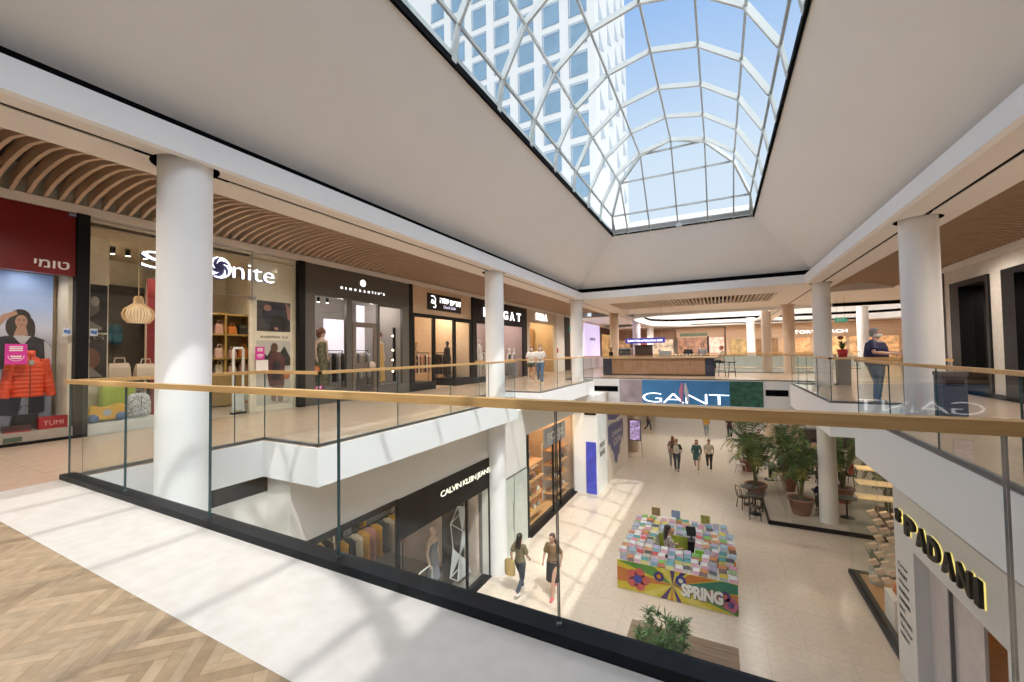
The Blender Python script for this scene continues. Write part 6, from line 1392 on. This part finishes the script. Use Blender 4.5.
for k in range(16):
    a = 2*pi*k/16*2.4; r = .12+.22*(k/16); z1 = .75-.35*(k/16); s_ = Vector((-sin(a),cos(a),0))*.035; p0 = Vector((3.55,14.0,ZL+.46)); p1 = p0+Vector((r*.6*cos(a),r*.6*sin(a),z1*.6)); p2 = p0+Vector((r*1.3*cos(a),r*1.3*sin(a),z1))
    m.add([p0-s_,p0+s_,p1+s_,p1-s_,p2], [(0,1,2,3),(3,2,4)])
P('leaves', m, mat('agave_leaf', (.20,.25,.16), .5, vary=.3, scale=9), ag)
def spot(x, y, z, e, col=(1, .86, .68), ang=150, r=.06):
    d = bpy.data.lights.new('downlight', 'SPOT'); d.energy = e; d.color = col; d.spot_size = radians(ang); d.spot_blend = .9; d.shadow_soft_size = r
    o = bpy.data.objects.new('downlight', d); C.objects.link(o); o.location = (x, y, z); return o
def LIGHTS():
    W = (1, .88, .75)
    # left gallery, recessed in the vault and the soffit
    for y in (-1, 2, 5, 8, 11, 14, 17, 20, 24, 28): spot(-7.9, y, 3.9, 70*LK, W); 
    for y in (1, 4.6, 8, 12.5, 16, 20): spot(-6.2, y, 3.69, 30*LK, W)
    # right gallery
    for y in (2, 5, 8, 11, 14): spot(5.0, y, 3.95, 80*LK, W)
    for y in (20, 24, 28): spot(6.5, y, 3.6, 90*LK, W)
    # bridge and second bay
    for x in (-3.8, -1.3, 1.2): spot(x, 21.8, 3.65, 70*LK, W); spot(x, 25.2, 3.65, 70*LK, W)
    for x in (-3, 1, 5): point(x, 33.5, 4.6, 150*LK, (1, .95, .88), .3)  # lamps added inside the far bay to whiten its tray
    for x in (-7, -2, 3, 8): spot(x, 39.5, 3.5, 130*LK, W)
    # shops on the left
    for y, e in ((3.4, 60), (4.6, 60), (5.8, 60)): spot(-11.0, y, 3.6, e*2*LS, (1, .85, .62))
    spot(-10.15, 2.3, 3.0, 40*LS, W, 120); spot(-10.0, 6.4, 3.6, 25*LS, W, 100)
    for y in (7.8, 9.2, 10.5): point(-10.9, y, 2.9, 38*LS, (1, .88, .80), .1)
    for y in (11.9, 13.2, 14.6): point(-11.1, y, 3.1, 75*LS, (1, .78, .52), .1)
    for y in (16.6, 18.2, 19.8): point(-11.0, y, 3.0, 60*LS, (1, .85, .78), .1)
    for y in (22.3, 24.6): point(-11.2, y, 3.2, 90*LS, (1, .78, .5), .1)
    # right shops
    spot(7.3, 15.8, 3.2, 260*LS, W); spot(7.3, 13, 3.2, 260*LS, W)
    # lower floor
    for y in (4.5, 6.5, 8.5): point(-7.8, y, -1.75, 45*LL, (1, .86, .7), .1)
    for y in (13.5, 15.5, 17.3): point(-7.3, y, -1.7, 60*LL, (1, .72, .45), .1)
    for x, y in ((4.2, 21.0), (6, 20.5), (3, 22.5), (5.5, 23), (3, 27), (6, 28), (-3, 22), (0, 22), (-3, 26), (0, 26), (-3, 34), (1, 34), (-2, 40), (3, 40)): spot(x, y, -.66, 90*LL, W)
    spot(4.0, 13.0, -1.0, 130*LL, (1, .75, .45)); spot(4.2, 14.2, -1.0, 90*LL, (1, .75, .45)); spot(5.0, 8.0, -1.7, 90*LL, (1, .72, .45))
LK, LS, LL = 2.7, .55, .7
# ------------------------------------------------------------------ light
sc = bpy.context.scene
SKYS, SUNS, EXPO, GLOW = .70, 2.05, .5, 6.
def world():
    w = bpy.data.worlds.new('sky'); sc.world = w; w.use_nodes = True; nt = w.node_tree; L = nt.links.new
    bg = nt.nodes['Background']; tc = nt.nodes.new('ShaderNodeTexCoord'); sp = nt.nodes.new('ShaderNodeSeparateXYZ'); rp = nt.nodes.new('ShaderNodeValToRGB')
    L(tc.outputs['Generated'], sp.inputs[0]); L(sp.outputs['Z'], rp.inputs['Fac'])
    e = rp.color_ramp.elements; e[0].position = 0; e[0].color = (.82, .90, 1, 1); e[1].position = 1; e[1].color = (.20, .40, .85, 1)
    q = e.new(.40); q.color = (.70, .84, 1, 1); q = e.new(.66); q.color = (.30, .52, .92, 1)
    # bright glow round the sun, added out of view to lift the interior light
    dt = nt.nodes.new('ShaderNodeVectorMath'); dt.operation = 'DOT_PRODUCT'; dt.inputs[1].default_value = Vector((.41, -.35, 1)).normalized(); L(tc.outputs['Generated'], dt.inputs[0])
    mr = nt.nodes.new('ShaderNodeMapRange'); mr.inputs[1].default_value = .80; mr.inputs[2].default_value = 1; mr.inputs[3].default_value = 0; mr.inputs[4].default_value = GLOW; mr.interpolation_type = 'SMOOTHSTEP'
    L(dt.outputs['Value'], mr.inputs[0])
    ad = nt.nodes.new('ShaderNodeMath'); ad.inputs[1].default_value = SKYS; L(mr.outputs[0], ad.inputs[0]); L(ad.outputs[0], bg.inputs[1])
    mx = nt.nodes.new('ShaderNodeMix'); mx.data_type = 'RGBA'; mx.inputs[7].default_value = (1, .97, .92, 1); L(rp.outputs[0], mx.inputs[6]); 
    m2 = nt.nodes.new('ShaderNodeMapRange'); m2.inputs[1].default_value = .78; m2.inputs[2].default_value = .95; L(dt.outputs['Value'], m2.inputs[0]); L(m2.outputs[0], mx.inputs[0])
    L(mx.outputs[2], bg.inputs[0])
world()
def sun():
    d = bpy.data.lights.new('sun', 'SUN'); d.energy = SUNS; d.angle = .012; d.color = (1, .96, .9)
    o = bpy.data.objects.new('sun', d); C.objects.link(o)
    o.rotation_euler = Vector((-.41, .35, -1)).to_track_quat('-Z', 'Y').to_euler()
sun()
def area(x, y, z, sx, sy, e, col=(1, .9, .78), rx=0, ry=0, rz=0):
    d = bpy.data.lights.new('ceiling_lamp', 'AREA'); d.shape = 'RECTANGLE'; d.size = sx; d.size_y = sy; d.energy = e; d.color = col
    o = bpy.data.objects.new('ceiling_lamp', d); C.objects.link(o); o.location = (x, y, z); o.rotation_euler = (rx, ry, rz); return o
def point(x, y, z, e, col=(1, .86, .7), r=.06):
    d = bpy.data.lights.new('lamp', 'POINT'); d.energy = e; d.color = col; d.shadow_soft_size = r
    o = bpy.data.objects.new('lamp', d); C.objects.link(o); o.location = (x, y, z); return o
LIGHTS()
sc.view_settings.view_transform = 'Standard'
try: sc.view_settings.look = 'None'
except Exception: pass
sc.view_settings.exposure = EXPO
sc.view_settings.gamma = 1.06
sc.cycles.max_bounces = 10; sc.cycles.diffuse_bounces = 5; sc.cycles.glossy_bounces = 4; sc.cycles.transparent_max_bounces = 24
sc.cycles.sample_clamp_indirect = 5; sc.cycles.caustics_reflective = False; sc.cycles.caustics_refractive = False
bpy.context.view_layer.update()
finish_texts(); finish_remesh()
